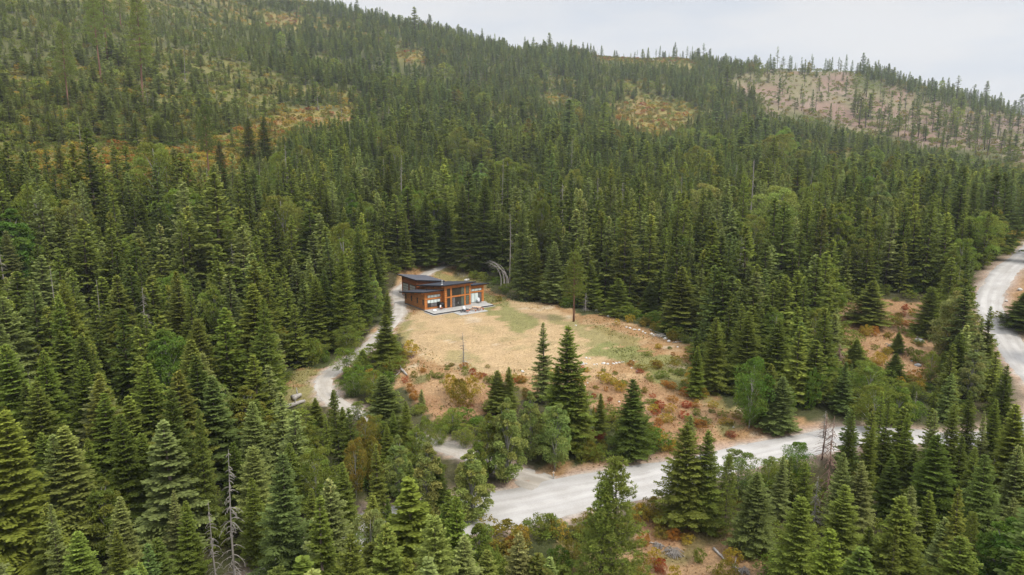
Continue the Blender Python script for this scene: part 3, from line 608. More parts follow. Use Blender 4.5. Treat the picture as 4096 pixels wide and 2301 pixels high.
# ------------------------------------------------------------------ plant prototypes (unit height, scaled per plant)
def unit(v): return v / (np.linalg.norm(v, axis=-1, keepdims=True) + 1e-9)
def cards(P, D, Ln, Wd, r, roll=.7, up=None):
    """quads centred on P, long axis D, half sizes Ln, Wd; rolled about the long axis by up to +-roll radians"""
    n = len(P); D = unit(D); ref = np.tile([0, 0, 1.], (n, 1)) if up is None else up
    A = unit(np.cross(D, ref)); B = np.cross(A, D); t = r.uniform(-roll, roll, n)[:, None]
    Wv = A * np.cos(t) + B * np.sin(t); Ln = np.asarray(Ln).reshape(-1, 1); Wd = np.asarray(Wd).reshape(-1, 1)
    tip = D * Ln; k = .45
    return np.stack([P - tip + Wv * Wd * .6, P - tip - Wv * Wd * .6, P + tip - Wv * Wd * k, P + tip + Wv * Wd * k], 1)
def proto_fir(seed, nb=95, Rr=.17, t0=.06, step=.075, cs=.0125, pale=0., power=.72, droop=.13, gaps=.0, cards_per=2, lean=0.):
    r = np.random.default_rng(seed); Q = []; C = []
    ph = r.uniform(0, 6.28)
    for i in range(nb):
        t = t0 + (.985 - t0) * ((i + r.uniform(0, 1)) / nb) ** .93
        if r.random() < gaps: continue
        az = i * 2.39996 + ph + r.uniform(-.35, .35)
        Lb = Rr * (1 - t) ** power * r.uniform(.72, 1.13) * (1 + .10 * math.sin(2 * az + ph) ) * min(1, .55 + (t - t0) * 6) + .006
        el = R(-12 + 52 * t + r.uniform(-9, 9)); hd = np.array([math.cos(az), math.sin(az), 0]); sd = np.array([-hd[1], hd[0], 0])
        ns = max(3, int(Lb / Rr / step)); s = (np.arange(ns) + .6) / ns
        dr = droop * (1 - t)
        ax = hd * (Lb * s * math.cos(el))[:, None]; ax[:, 2] = t + Lb * (s * math.sin(el) - dr * s * s * 2 + dr * 1.3 * s ** 4)
        axd = hd * math.cos(el) + np.array([0, 0, 1.]) * (math.sin(el) - 4 * dr * s + 5.2 * dr * s ** 3)[:, None]
        # the limb itself, clothed in needles
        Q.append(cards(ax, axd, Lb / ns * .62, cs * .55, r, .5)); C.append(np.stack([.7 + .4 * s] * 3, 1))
        for sg in (-1, 1):
            tl = Lb * .46 * (1.12 - s) * r.uniform(.7, 1.2, ns) + .004
            for c_ in range(cards_per):
                q = (c_ + .55) / cards_per
                fwd = r.uniform(.45, .95, ns)[:, None]
                dd = unit(axd * fwd + sd * sg + np.array([0, 0, 1.]) * r.uniform(-.42, .12, ns)[:, None])
                P = ax + dd * (tl * q)[:, None] + r.normal(0, cs * .22, (ns, 3))
                Q.append(cards(P, dd, tl / cards_per * .62 + cs * .25, cs * r.uniform(.55, 1.0, ns), r, .75))
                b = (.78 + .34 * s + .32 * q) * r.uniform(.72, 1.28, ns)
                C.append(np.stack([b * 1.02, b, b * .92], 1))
        if pale and t > 1 - pale:
            n = 10; P = hd * (r.uniform(.2, 1, n) * Lb)[:, None]; P[:, 2] += t + r.uniform(0, .014, n)
            Q.append(cards(P, np.tile([0, 0, 1.], (n, 1)) + r.normal(0, .3, (n, 3)), cs * .75, cs * .45, r, 3)); C.append(np.tile([2.4, 2.0, 2.0], (n, 1)) * r.uniform(.7, 1.1, (n, 1)))
    n = 12; P = np.zeros((n, 3)); P[:, 2] = np.linspace(.955, 1.0, n); Q.append(cards(P, np.tile([0, 0, 1.], (n, 1)) + r.normal(0, .15, (n, 3)), .009, cs * .3, r, 3)); C.append(np.tile([1.25, 1.15, 1.], (n, 1)))
    V = np.concatenate(Q); C = np.concatenate(C)
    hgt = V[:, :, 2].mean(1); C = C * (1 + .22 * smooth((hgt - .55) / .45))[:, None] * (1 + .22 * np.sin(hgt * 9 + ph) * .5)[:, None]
    return V, C
def proto_pine(seed, nb=70, Rr=.15, t0=.36, tuft=.017, ntuft=7, nn=9, top=1.0, power=.55):
    r = np.random.default_rng(seed); Q = []; C = []; limbs = MB(); ph = r.uniform(0, 6)
    for i in range(nb):
        t = t0 + (top - .02 - t0) * ((i + r.uniform(0, 1)) / nb); u = (t - t0) / (top - t0)
        az = i * 2.4 + r.uniform(-.5, .5); prof = (1 - u) ** power * min(1, .5 + u * 3.2)
        Lb = Rr * prof * r.uniform(.6, 1.15) + .008; el = R(-8 + 50 * u + r.uniform(-12, 12)); hd = np.array([math.cos(az), math.sin(az), 0])
        e = np.array([hd[0] * Lb, hd[1] * Lb, 0]) * math.cos(el); zt = Lb * math.sin(el)
        if i % 2 == 0: limbs.tube([(0, 0, t), (e[0] * .55, e[1] * .55, t + zt * .45), (e[0] * .92, e[1] * .92, t + zt + .006)], [.0028, .002, .0008], 3, False)
        n = max(2, int(ntuft * (.45 + prof * .8))); s = r.uniform(.35, 1.02, n) ** .8
        cpos = e * s[:, None] + r.normal(0, Rr * .085 * (.4 + prof), (n, 3)); cpos[:, 2] = t + zt * s ** 1.4 + r.normal(0, .010, n) + .004
        for c_, ss in zip(cpos, s):
            dd = unit(r.normal(0, 1, (nn, 3)) * np.array([1, 1, .8]) + np.array([hd[0] * .5, hd[1] * .5, .85]))
            Q.append(cards(c_ + dd * tuft * .5, dd, tuft * .55, tuft * .17, r, 3)); b = (.85 + .5 * ss * r.uniform(.6, 1.3)) * r.uniform(.85, 1.25, nn); C.append(np.stack([b, b, b * .95], 1))
    return np.concatenate(Q), np.concatenate(C), limbs
def proto_leafy(seed, nl=34, nq=150, leaf=.012, Rr=.26, zc=.54, zr=.45, limbs=True, power=.6, cone=0.):
    r = np.random.default_rng(seed); Q = []; C = []; mb = MB(); ph = r.uniform(0, 6)
    for i in range(nl):
        u = (i + r.uniform(0, 1)) / nl; zz = 2 * u - 1; az = i * 2.4 + r.uniform(-.5, .5)
        rr = Rr * max(0, 1 - abs(zz) ** 2.2) ** power * r.uniform(.45, .95) * (1 + .2 * math.sin(az * 2 + ph)) * (1 - cone * u) * (1 + .35 * cone); c_ = np.array([rr * math.cos(az), rr * math.sin(az), zc + zr * zz * r.uniform(.82, .98)])
        cr_ = Rr * r.uniform(.26, .46) * (.62 if zz > .7 else 1) * (1 - .6 * cone * u)
        if limbs and i % 2 == 0:
            z0_ = max(.12, c_[2] - .22 - rr * .5); mb.tube([(0, 0, z0_), (c_[0] * .5, c_[1] * .5, z0_ + (c_[2] - z0_) * .6), tuple(c_)], [.006, .004, .0015], 4, False)
        n = int(nq * r.uniform(.7, 1.3)); dv = unit(r.normal(0, 1, (n, 3))); dv[:, 2] = np.where(dv[:, 2] < -.5, -dv[:, 2], dv[:, 2]); rad = cr_ * r.uniform(.35, 1.05, n) ** .5
        P = c_ + dv * rad[:, None] * np.array([1, 1, .82]); ori = unit(dv * .6 + r.normal(0, .7, (n, 3)) + np.array([0, 0, -.2]))
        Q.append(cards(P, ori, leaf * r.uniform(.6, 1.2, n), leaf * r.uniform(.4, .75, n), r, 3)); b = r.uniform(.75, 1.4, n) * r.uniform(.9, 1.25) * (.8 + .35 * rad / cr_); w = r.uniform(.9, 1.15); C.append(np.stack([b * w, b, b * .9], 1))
    return np.concatenate(Q), np.concatenate(C), mb
def trunk_mb(r0=.011, top=.97, n=7, seed=0, bend=.004):
    r = np.random.default_rng(seed); zs = np.linspace(0, top, 8)
    return MB().tube([(bend * math.sin(z * 5 + seed), bend * math.cos(z * 4 + seed), z - (.03 if z == 0 else 0)) for z in zs], [max(.0012, r0 * (1 - z / 1.02) ** .8) for z in zs], n)
def proto_dead(seed, nb=46, L0=.085, droop=.9, t0=.10, full=1.0, sub=True):
    """bare branches drooping from the trunk"""
    r = np.random.default_rng(seed); mb = MB()
    for i in range(nb):
        t = t0 + (.97 - t0) * r.uniform(0, 1); az = r.uniform(0, 6.28); Lb = L0 * ((1 - t) ** .6) * r.uniform(.35, 1.2) + .006; hd = np.array([math.cos(az), math.sin(az), 0])
        p = [np.array([0, 0, t]) + hd * Lb * s + np.array([0, 0, Lb * (.25 * s - droop * s * s)]) for s in (0, .35, .7, 1.0)]
        mb.tube(p, [.0031, .0024, .0017, .0008], 3, False)
        if sub:
            for s in (1, 2, 3):
                sd = np.array([-hd[1], hd[0], 0]) * r.choice([-1, 1]); mb.tube([p[s], p[s] + (sd * .5 + hd * .4 + np.array([0, 0, -.45])) * Lb * r.uniform(.25, .5)], [.0020, .0008], 3, False)
    return mb
PR = {}   # name -> (crown mesh, trunk mesh, radius)
def reg(name, crown, trunk, rad): PR[name] = (crown, trunk, rad)
def mk(name, V_, C_, mat): return quads_mesh(name, V_, C_, mat)
tb = lambda s, **k: trunk_mb(seed=s, **k).mesh('trunk', M['bark'], True)
fir_hi = [dict(), dict(Rr=.19, droop=.22), dict(pale=.13, Rr=.155, gaps=.06), dict(Rr=.215, power=.7, nb=105), dict(Rr=.14, gaps=.12, droop=.1), dict(pale=.10, Rr=.18), dict(Rr=.17, power=.95, gaps=.08), dict(Rr=.2, power=.62, nb=110, t0=.03)]
for i, kw in enumerate(fir_hi):
    k2 = dict(nb=155, step=.046, cs=.0076, cards_per=4); k2.update(kw)
    if 'nb' in kw: k2['nb'] = kw['nb'] + 55
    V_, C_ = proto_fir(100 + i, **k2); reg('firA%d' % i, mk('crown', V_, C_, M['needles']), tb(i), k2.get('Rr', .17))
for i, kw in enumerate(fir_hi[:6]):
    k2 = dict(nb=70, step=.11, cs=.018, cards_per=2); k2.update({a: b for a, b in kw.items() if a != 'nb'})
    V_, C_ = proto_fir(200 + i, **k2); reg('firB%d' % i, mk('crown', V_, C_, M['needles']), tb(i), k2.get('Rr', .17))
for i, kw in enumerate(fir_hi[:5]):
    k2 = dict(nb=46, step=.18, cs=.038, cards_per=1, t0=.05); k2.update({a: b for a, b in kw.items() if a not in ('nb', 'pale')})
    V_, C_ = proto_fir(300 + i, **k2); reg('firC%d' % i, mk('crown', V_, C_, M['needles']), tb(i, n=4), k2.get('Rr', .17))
for i in range(2):   # sparse, high-crowned survivors that stand on the skyline
    V_, C_ = proto_fir(350 + i, nb=34, step=.2, cs=.024, cards_per=1, t0=(.28, .42)[i], Rr=.12, gaps=.25, power=.5); reg('firD%d' % i, mk('crown', V_, C_, M['needles']), tb(i, n=4), .12)
for i, kw in enumerate((dict(nb=170, ntuft=11, nn=11, t0=.03, Rr=.24, tuft=.019, power=.66), dict(nb=150, ntuft=10, nn=11, t0=.05, Rr=.21, tuft=.019, power=.7), dict(nb=120, ntuft=9, t0=.36, Rr=.16, tuft=.016), dict(nb=100, ntuft=9, t0=.42, Rr=.14, tuft=.016))):
    V_, C_, lb = proto_pine(400 + i, **kw); tr = trunk_mb(r0=.0115, seed=i); tr.add(lb.v, lb.f); reg('pine%d' % i, mk('crown', V_, C_, M['needles']), tr.mesh('trunk', M['redbark' if i > 1 else 'bark'], True), kw['Rr'])
leafy = [dict(cone=.55, zc=.53, zr=.46, nl=48), dict(Rr=.3, zc=.54, zr=.45), dict(Rr=.20, zc=.50, zr=.49, nl=58, power=.5, cone=.7), dict(Rr=.36, zc=.55, zr=.45, nl=44)]
for i, kw in enumerate(leafy):
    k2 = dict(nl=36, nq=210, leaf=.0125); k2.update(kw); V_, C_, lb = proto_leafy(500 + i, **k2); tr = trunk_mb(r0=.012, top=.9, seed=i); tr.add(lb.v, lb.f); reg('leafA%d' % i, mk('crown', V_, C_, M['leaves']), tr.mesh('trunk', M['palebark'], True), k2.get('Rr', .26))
for i in range(2):
    V_, C_, lb = proto_leafy(520 + i, nl=22, nq=46, leaf=.030); reg('leafC%d' % i, mk('crown', V_, C_, M['leaves']), trunk_mb(top=.8, seed=i, n=4).mesh('trunk', M['palebark']), .26)
for i in range(5):
    V_, C_, lb = proto_leafy(540 + i, nl=16 + 3 * i, nq=75, leaf=.036, Rr=.55, zc=.48, zr=.46, limbs=False, power=.45); reg('shrub%d' % i, mk('leaves', V_, C_, M['leaves']), None, .55)
for i in range(2):
    V_, C_, lb = proto_leafy(560 + i, nl=9, nq=22, leaf=.10, Rr=.6, zc=.42, zr=.4, limbs=False, power=.4); reg('shrubC%d' % i, mk('leaves', V_, C_, M['leaves']), None, .6)
for i in range(5):
    kw = (dict(), dict(nb=30, L0=.05), dict(nb=70, L0=.10, droop=.7), dict(nb=12, L0=.03, sub=False), dict(nb=90, L0=.11, droop=1.2))[i]
    reg('dead%d' % i, proto_dead(600 + i, **kw).mesh('branches', M['deadred' if i == 4 else 'deadwood']), trunk_mb(r0=.010, top=.99, seed=i, n=6).mesh('trunk', M['deadred' if i == 4 else 'deadwood'], True), .08)
# ------------------------------------------------------------------ tones
TONE = {'dark': (.092, .120, .028), 'green': (.140, .172, .036), 'olive': (.168, .202, .044), 'blue': (.122, .160, .050), 'silver': (.190, .222, .078), 'yellowgreen': (.14, .165, .035),
        'bright': (.10, .155, .028), 'pale': (.20, .235, .075), 'gold': (.30, .225, .040), 'orange': (.28, .14, .038), 'red': (.27, .075, .038), 'autumn': (.17, .145, .03), 'rust': (.24, .08, .045), 'far': (.126, .172, .054)}
WORD = {'dark': 'dark green', 'green': 'mid green', 'olive': 'olive green', 'blue': 'blue-green', 'silver': 'silvery green', 'yellowgreen': 'yellow-green', 'bright': 'bright green', 'pale': 'pale green',
        'gold': 'golden yellow', 'orange': 'orange', 'red': 'red', 'autumn': 'yellowing', 'rust': 'rust red', 'far': 'hazy green', 'grey': 'grey', 'brown': 'reddish brown'}
SRC = {}; PLACED = []; USED = set()
def where(px, py, d):
    if d > 850: return 'on the skyline ridge'
    if d > 400: return 'on the far hillside' if px > 1000 else 'on the slope at upper left'
    if d > 215: return 'up the hill left of the house' if px < 1500 else ('in the wood behind the meadow' if px < 3300 else 'in the wood before the far hill')
    if d > 150: return 'behind the house' if 1300 < px < 2200 else ('in the deep wood left of the driveway' if px <= 1300 else ('behind the meadow' if px < 3200 else 'by the right-hand road'))
    if d > 100: return 'in the wood left of the driveway' if px < 1500 else ('at the meadow edge' if px < 2900 else 'on the slope right of the meadow')
    if d > 76: return 'above the gravel road' if px > 1750 else 'in the wood below the driveway'
    return 'below the gravel road'
def pc(v, full): return '%d%%' % round(100 * v / full)
def make_label(head, x, y, z, h, note=None):
    bx, by, _ = proj(x, y, z); tx, ty, _ = proj(x, y, z + h); d = math.hypot(x, y)
    s = '%s %s' % (head, note or where(float(bx), float(by), d))
    inside = 0 <= ty <= 2301 and 0 <= tx <= 4096
    for k in range(60):
        if inside: e = 'its tip %s across and %s down the photo' % (pc(tx, 4096) if k == 0 else '%.1f%%' % (100 * tx / 4096), pc(ty, 2301) if k < 1 else '%.1f%%' % (100 * ty / 2301))
        else: e = 'rising past the frame at %.1f%% across' % (100 * tx / 4096)
        L_ = s + ', ' + e
        e2 = e.replace(' the photo', '').replace('its tip', 'tip').replace(' and', ',').replace('rising past the frame', 'cut off')
        if NW(L_) > 16: L_ = s + ', ' + e2
        if NW(L_) > 16: L_ = head + ', ' + e2
        if L_ not in USED: USED.add(L_); return L_
        tx += 4
    return L_
import re
def NW(t_): return len(re.findall(r"[A-Za-z0-9][A-Za-z0-9'-]*", t_))
SIZEW = lambda h: 'tall' if h > 17 else ('small' if h < 7 else 'mid-sized')
def plant(kind, proto, x, y, h, wr, tint, word, rz=None, z=None, lean=(0, 0), cat=None, group=None, label=None, note=None, tone_j=.1):
    """one tree or shrub: an Empty (or a single mesh for a shrub) with crown and trunk; wr = crown radius in metres"""
    crown, trunk, rad = PR[proto]; z = g1(x, y) - .08 if z is None else z
    s = wr / rad; rz = rng.uniform(0, 6.28) if rz is None else rz
    col = tuple(float(c * (1 + rng.uniform(-tone_j, tone_j))) for c in tint)
    lab = label or make_label(word, x, y, z, h, note)
    if trunk is None:
        o = link(kind, crown); o['tint'] = col; root = o; SRC.setdefault(proto, (o, None))
    else:
        root = empty(kind, (0, 0, 0)); c_ = link('branches' if kind == 'dead_tree' else 'crown', crown, root); c_['tint'] = col; t_ = link('trunk', trunk, root); SRC.setdefault(proto, (c_, t_))
        if rng.random() < .5: pass
        t_.scale = (1 / max(s, .1) * h ** .35 * 1.0 * (.62 if kind == 'fir_tree' else .8) * h ** .65,) * 2 + (1,) if False else (1, 1, 1)
    if label is None and trunk is not None: lean = rng.normal(0, .018, 2)
    root.location = (x, y, z); root.scale = (s, s, h); root.rotation_euler = (lean[0], lean[1], rz)
    tag(root, label=lab, cat=cat or {'fir_tree': 'fir tree', 'pine_tree': 'pine tree', 'broadleaf_tree': 'tree', 'dead_tree': 'dead tree', 'shrub': 'shrub', 'bushy_tree': 'bush'}[kind], group=group)
    PLACED.append((x, y, wr)); return root
def tipbase(tx, ty, by):
    bx = tx + (2048 - tx) * (by - ty) / (15600 - ty); X, Y = hit(bx, by, ground); z = g1(X, Y)
    c0 = Y * FW[1] + (z - CZ) * FW[2]
    lo, hi = 0, 70
    for _ in range(30):
        m_ = .5 * (lo + hi)
        if proj(X, Y, z + m_)[1] > ty: lo = m_
        else: hi = m_
    return X, Y, z, lo, c0
GROUP = {'fir_tree': 'fir trees of the forest', 'pine_tree': 'pines above the younger forest', 'broadleaf_tree': 'leafy trees among the firs', 'dead_tree': 'dead bare trees in the forest', 'shrub': 'shrubs on the open ground', 'bushy_tree': 'big bushes by the driveway'}
KW = {'fir_tree': 'fir', 'pine_tree': 'pine', 'broadleaf_tree': 'leafy tree', 'dead_tree': 'dead tree', 'shrub': 'shrub', 'bushy_tree': 'rounded bush'}
DBG = []
def T(kind, proto, tx, ty, by, hw, tone, head=None, note=None, label=None):
    X, Y, z, h, c_ = tipbase(tx, ty, by); wr = hw * c_ / F * (1.32 if kind == 'fir_tree' else 1.12 if kind == 'pine_tree' else 1.0)
    DBG.append((kind, tx, ty, round(h, 1), round(wr, 1), round(c_)))
    w = head or '%s %s' % (WORD[tone], KW[kind])
    return plant(kind, proto, X, Y, h, wr, TONE.get(tone, (.1, .1, .1)), w, z=z - .1, group=GROUP[kind], note=note, label=label, tone_j=.05)
# ------------------------------------------------------------------ trees one can single out in the photograph: tip x, tip y, base y, half width (photo pixels)
f_ = 'fir_tree'; p_ = 'pine_tree'; b_ = 'broadleaf_tree'; d_ = 'dead_tree'; s_ = 'shrub'; u_ = 'bushy_tree'
NAMED = [
 # meadow and bank
 (f_, 'firA2', 1547, 1160, 1300, 26, 'green', 'slender dark spire', 'rising beside the driveway left of the house'),
 (f_, 'firA3', 1541, 1255, 1455, 66, 'green', 'broad full fir', 'at the driveway edge by the lawn corner'),
 (f_, 'firA1', 1447, 1396, 1470, 34, 'green', 'small fir', 'on the inside of the driveway bend'),
 (f_, 'firA7', 1541, 1500, 1745, 82, 'blue', 'broad layered fir', 'below the driveway bend'),
 (f_, 'firB1', 1684, 1555, 1625, 20, 'silver', 'tiny silvery fir', 'on the bank among red bushes'),
 (f_, 'firA0', 1990, 1478, 1650, 52, 'green', 'dark bushy fir', 'at the lower lawn edge beside golden shrubs'),
 (f_, 'firA1', 2036, 1466, 1650, 40, 'green', 'twin fir', 'touching the bushy fir at the lower lawn edge'),
 (f_, 'firA4', 2176, 1286, 1610, 46, 'silver', 'slender open fir', 'in the middle of the meadow'),
 (f_, 'firA0', 2277, 1300, 1800, 100, 'green', 'tallest dark fir', 'standing in front of the meadow centre'),
 (p_, 'pine2', 2298, 1005, 1287, 58, 'green', 'lone tall pine', 'with a bare red trunk at the far lawn edge'),
 (f_, 'firA3', 2541, 1512, 1830, 88, 'dark', 'broad dense fir', 'on the bank right of the meadow'),
 (f_, 'firA2', 2402, 1571, 1745, 30, 'green', 'slim young fir', 'on the orange bank between two bigger firs'),
 (f_, 'firB5', 2764, 1655, 1745, 24, 'silver', 'small silvery fir', 'on the red-leaved bank above the road'),
 (b_, 'leafA2', 2127, 1553, 1840, 52, 'pale', 'pale aspen', 'left of the tallest meadow fir'),
 (b_, 'leafA0', 2222, 1603, 1880, 78, 'pale', 'wide pale aspen', 'over the road junction'),
 (b_, 'leafA2', 2030, 1580, 1930, 76, 'pale', 'tall pale aspen', 'between driveway patch and road junction'),
 (b_, 'leafA2', 1955, 1640, 1900, 55, 'green', 'dark leafy aspen', 'by the small driveway patch'),
 (b_, 'leafA3', 3016, 1425, 1715, 76, 'bright', 'big bright green maple', 'among firs right of the meadow'),
 (b_, 'leafA1', 3290, 1445, 1590, 42, 'bright', 'smaller bright maple', 'below the rusty dead fir'),
 (f_, 'firA1', 2867, 1266, 1570, 62, 'green', 'full fir', 'at the right meadow end, bare trunk bases below'),
 (f_, 'firA0', 2998, 1243, 1570, 70, 'green', 'tall fir', 'just behind the bright maple'),
 (f_, 'firA5', 2790, 1380, 1590, 42, 'green', 'small fir', 'leaning on the full fir at the meadow end'),
 (f_, 'firB5', 2668, 1202, 1322, 30, 'silver', 'small silvery fir', 'behind the meadow boulders'),
 (f_, 'firA0', 2730, 1065, 1330, 78, 'green'), (f_, 'firA3', 2845, 1085, 1340, 66, 'green'), (f_, 'firA1', 2600, 1130, 1262, 44, 'dark'), (f_, 'firA1', 2475, 1110, 1262, 58, 'green'),
 (f_, 'firA7', 3116, 1272, 1560, 64, 'green'), (f_, 'firA0', 3203, 1285, 1540, 58, 'blue'), (f_, 'firA5', 3080, 1450, 1700, 60, 'green'), (f_, 'firA1', 3130, 1500, 1730, 70, 'blue'),
 (f_, 'firA5', 3320, 1352, 1500, 40, 'blue'), (f_, 'firA6', 3380, 1444, 1650, 55, 'blue'), (f_, 'firA0', 3430, 1352, 1470, 42, 'green'),
 (d_, 'dead4', 3362, 1369, 1490, 30, 'rust', 'rusty red dead fir', 'among green firs right of the maple'),
 (b_, 'leafA3', 3489, 1452, 1620, 92, 'green', 'dark round willow', 'below the orange slope'),
 (b_, 'leafA1', 3505, 1530, 1730, 74, 'green'), (b_, 'leafA2', 3608, 1516, 1700, 58, 'olive'),
 (f_, 'firA0', 3600, 1325, 1410, 30, 'green', 'lone small fir', 'standing on the orange slope'), (f_, 'firA3', 3585, 1412, 1530, 48, 'dark', 'squat dark fir', 'below the lone fir on the orange slope'),
 (f_, 'firA3', 3490, 1120, 1300, 84, 'olive', 'big olive fir', 'at the top of the orange slope'), (f_, 'firA7', 3728, 1145, 1348, 62, 'green', 'stout fir', 'at the right top of the orange slope'),
 (f_, 'firA4', 3966, 1222, 1485, 38, 'green', 'thin dark fir', 'standing against the bright road'), (f_, 'firA0', 4030, 1456, 1810, 56, 'dark', 'dark pointed fir', 'in front of the right-hand road'),
 (b_, 'leafA1', 3735, 1400, 1530, 34, 'olive', 'small leafy tree', 'beside the orange slope'),
 (f_, 'firA2', 3799, 1422, 1600, 36, 'silver'), (f_, 'firA1', 3850, 1330, 1560, 62, 'dark'), (f_, 'firA6', 3840, 1210, 1420, 52, 'dark'), (b_, 'leafA2', 3905, 1360, 1600, 55, 'silver', 'pale willow', 'with white bare limbs near the right-hand road'),
 (d_, 'dead1', 3921, 1440, 1540, 20, 'grey', 'bare white tree', 'beside the pale willow'), (f_, 'firA3', 4120, 1160, 1310, 90, 'dark', 'dark spreading fir', 'inside the bend of the right-hand road'),
 # below the road
 (p_, 'pine0', 2469, 1828, 2400, 150, 'olive', 'big bushy pine', 'below the road'), (p_, 'pine1', 2408, 1926, 2420, 118, 'olive', 'shorter twin top', 'of the bushy pine'),
 (f_, 'firA3', 2763, 1690, 2110, 108, 'green', 'huge dense fir', 'beside the road'), (f_, 'firA7', 2842, 1720, 2110, 70, 'green', 'second top', 'right of the huge fir by the road'),
 (b_, 'leafA1', 2962, 1793, 2000, 88, 'blue', 'round grey-green tree', 'overlapping the road'), (p_, 'pine1', 2918, 1818, 2110, 56, 'olive', 'yellow-green young pine', 'before the round tree'),
 (f_, 'firA1', 3034, 1880, 2210, 88, 'blue', 'ragged blue-green fir', 'right of the young pine'), (b_, 'leafA3', 3196, 1765, 1925, 62, 'bright', 'rounded green maple', 'beside the road'),
 (d_, 'dead4', 3336, 1660, 2060, 42, 'brown', 'leaning brown dead fir', 'thick with bare twigs'), (d_, 'dead4', 3306, 1650, 1840, 34, 'brown', 'second brown dead fir', 'beside the leaning one'),
 (d_, 'dead2', 3275, 1900, 2110, 30, 'grey'),
 (f_, 'firA3', 3382, 1805, 2130, 62, 'silver'), (f_, 'firA0', 3454, 1836, 2150, 60, 'silver'), (f_, 'firA1', 3386, 1936, 2300, 92, 'olive', 'yellowish full fir', 'in the lower right wood'), (f_, 'firA7', 3207, 1980, 2400, 98, 'olive', 'broad olive fir', 'at the lower edge'),
 (f_, 'firA3', 3640, 1932, 2310, 74, 'silver'), (f_, 'firA4', 3580, 1815, 2080, 60, 'dark'), (f_, 'firA6', 3851, 1742, 2080, 72, 'dark'), (f_, 'firA1', 3903, 1785, 2160, 62, 'green'), (f_, 'firA0', 3728, 1963, 2330, 70, 'green'), (f_, 'firA5', 3790, 2070, 2420, 84, 'silver'),
 (f_, 'firA3', 4046, 1980, 2400, 84, 'silver'), (p_, 'pine0', 3580, 2110, 2430, 105, 'olive', 'clumpy low pine', 'at the bottom edge'), (p_, 'pine1', 3905, 2050, 2430, 70, 'olive'), (f_, 'firA5', 3385, 2240, 2420, 40, 'pale'), (f_, 'firA4', 3660, 1790, 2020, 50, 'dark'),
 (d_, 'dead1', 3430, 1872, 2090, 16, 'grey', 'thin pale snag', 'between two silvery firs'), (d_, 'dead0', 3738, 1745, 1960, 24, 'grey', 'tall bare snag', 'over the lower right wood'), (d_, 'dead1', 3986, 1800, 1990, 20, 'grey'), (d_, 'dead0', 4006, 1500, 1730, 24, 'grey', 'bare snag', 'before the right-hand road'), (d_, 'dead0', 3668, 1560, 1680, 16, 'brown'),
 (d_, 'dead2', 3304, 1640, 1760, 24, 'grey'),
 # lower left wood
 (f_, 'firA5', 175, 1722, 2090, 78, 'green', 'pale-topped fir', 'in the lower left wood'), (f_, 'firA2', 346, 1749, 2080, 58, 'green', 'slim fir with a cream top', 'in the lower left wood'), (f_, 'firA2', 187, 2011, 2420, 84, 'olive'), (b_, 'leafA2', 397, 1894, 2230, 84, 'yellowgreen', 'large yellow-green birch', 'in the lower left wood'),
 (f_, 'firA1', 465, 1980, 2360, 82, 'silver', 'blue-grey fir', 'before the yellow-green birch'), (f_, 'firA5', 465, 2115, 2460, 60, 'green'), (f_, 'firA6', 680, 1958, 2300, 66, 'silver'), (f_, 'firA2', 733, 2000, 2360, 62, 'green'), (f_, 'firA0', 560, 1725, 2060, 70, 'green'), (f_, 'firA5', 799, 1800, 2040, 34, 'olive'), (f_, 'firA5', 40, 1830, 2150, 50, 'green'),
 (d_, 'dead1', 107, 1951, 2290, 18, 'grey', 'straight pale snag', 'near the lower left corner'), (d_, 'dead2', 839, 1995, 2400, 36, 'grey', 'shorter bare snag', 'with drooping limbs'), (d_, 'dead2', 890, 1790, 2420, 48, 'grey', 'tall bare snag', 'with long drooping limbs'),
 (f_, 'firA3', 1105, 1816, 2420, 128, 'blue', 'huge dense spruce', 'at the bottom edge'), (f_, 'firA1', 1159, 1769, 2060, 60, 'green'), (b_, 'leafA1', 1415, 1745, 1990, 52, 'autumn', 'yellow and orange maple', 'in the lower wood'), (b_, 'leafA0', 1490, 1735, 1960, 46, 'autumn', 'orange-tinted maple', 'right of the yellowing one'),
 (b_, 'leafA3', 1457, 1663, 1820, 50, 'autumn', 'round golden maple', 'below the driveway'), (f_, 'firA4', 1500, 1777, 2080, 44, 'olive'), (b_, 'leafA2', 1700, 1757, 2080, 80, 'pale'), (b_, 'leafA2', 1585, 1725, 2000, 56, 'pale'), (b_, 'leafA2', 1885, 1785, 2080, 86, 'pale', 'broad pale aspen', 'before the junction'),
 (f_, 'firA0', 1493, 1975, 2330, 72, 'olive'), (b_, 'leafA1', 1461, 2030, 2420, 100, 'silver', 'large grey-green willow', 'at the bottom edge'), (b_, 'leafA2', 1712, 2011, 2400, 86, 'yellowgreen', 'yellow-green aspen', 'at the bottom edge'), (b_, 'leafA0', 1930, 2075, 2420, 88, 'yellowgreen', 'wide yellow-green aspen', 'below the road'),
 (b_, 'leafA2', 2070, 2160, 2430, 60, 'yellowgreen'), (f_, 'firA1', 1823, 2122, 2420, 56, 'silver', 'small silvery fir', 'between two yellow-green aspens'), (d_, 'dead2', 1350, 2122, 2430, 26, 'grey'), (b_, 'leafA1', 1250, 1780, 2040, 76, 'green'), (f_, 'firA4', 1640, 1840, 2130, 48, 'dark'), (f_, 'firA6', 1560, 1990, 2300, 60, 'dark'),
 (b_, 'leafA2', 469, 1277, 1520, 54, 'yellowgreen', 'brightest yellow-green tree', 'in the left wood'), (f_, 'firA5', 266, 1202, 1470, 58, 'pale'), (f_, 'firA3', 0, 1289, 1700, 84, 'silver'), (f_, 'firA3', 20, 920, 1230, 62, 'silver'), (b_, 'leafA1', 640, 1645, 1820, 50, 'autumn'),
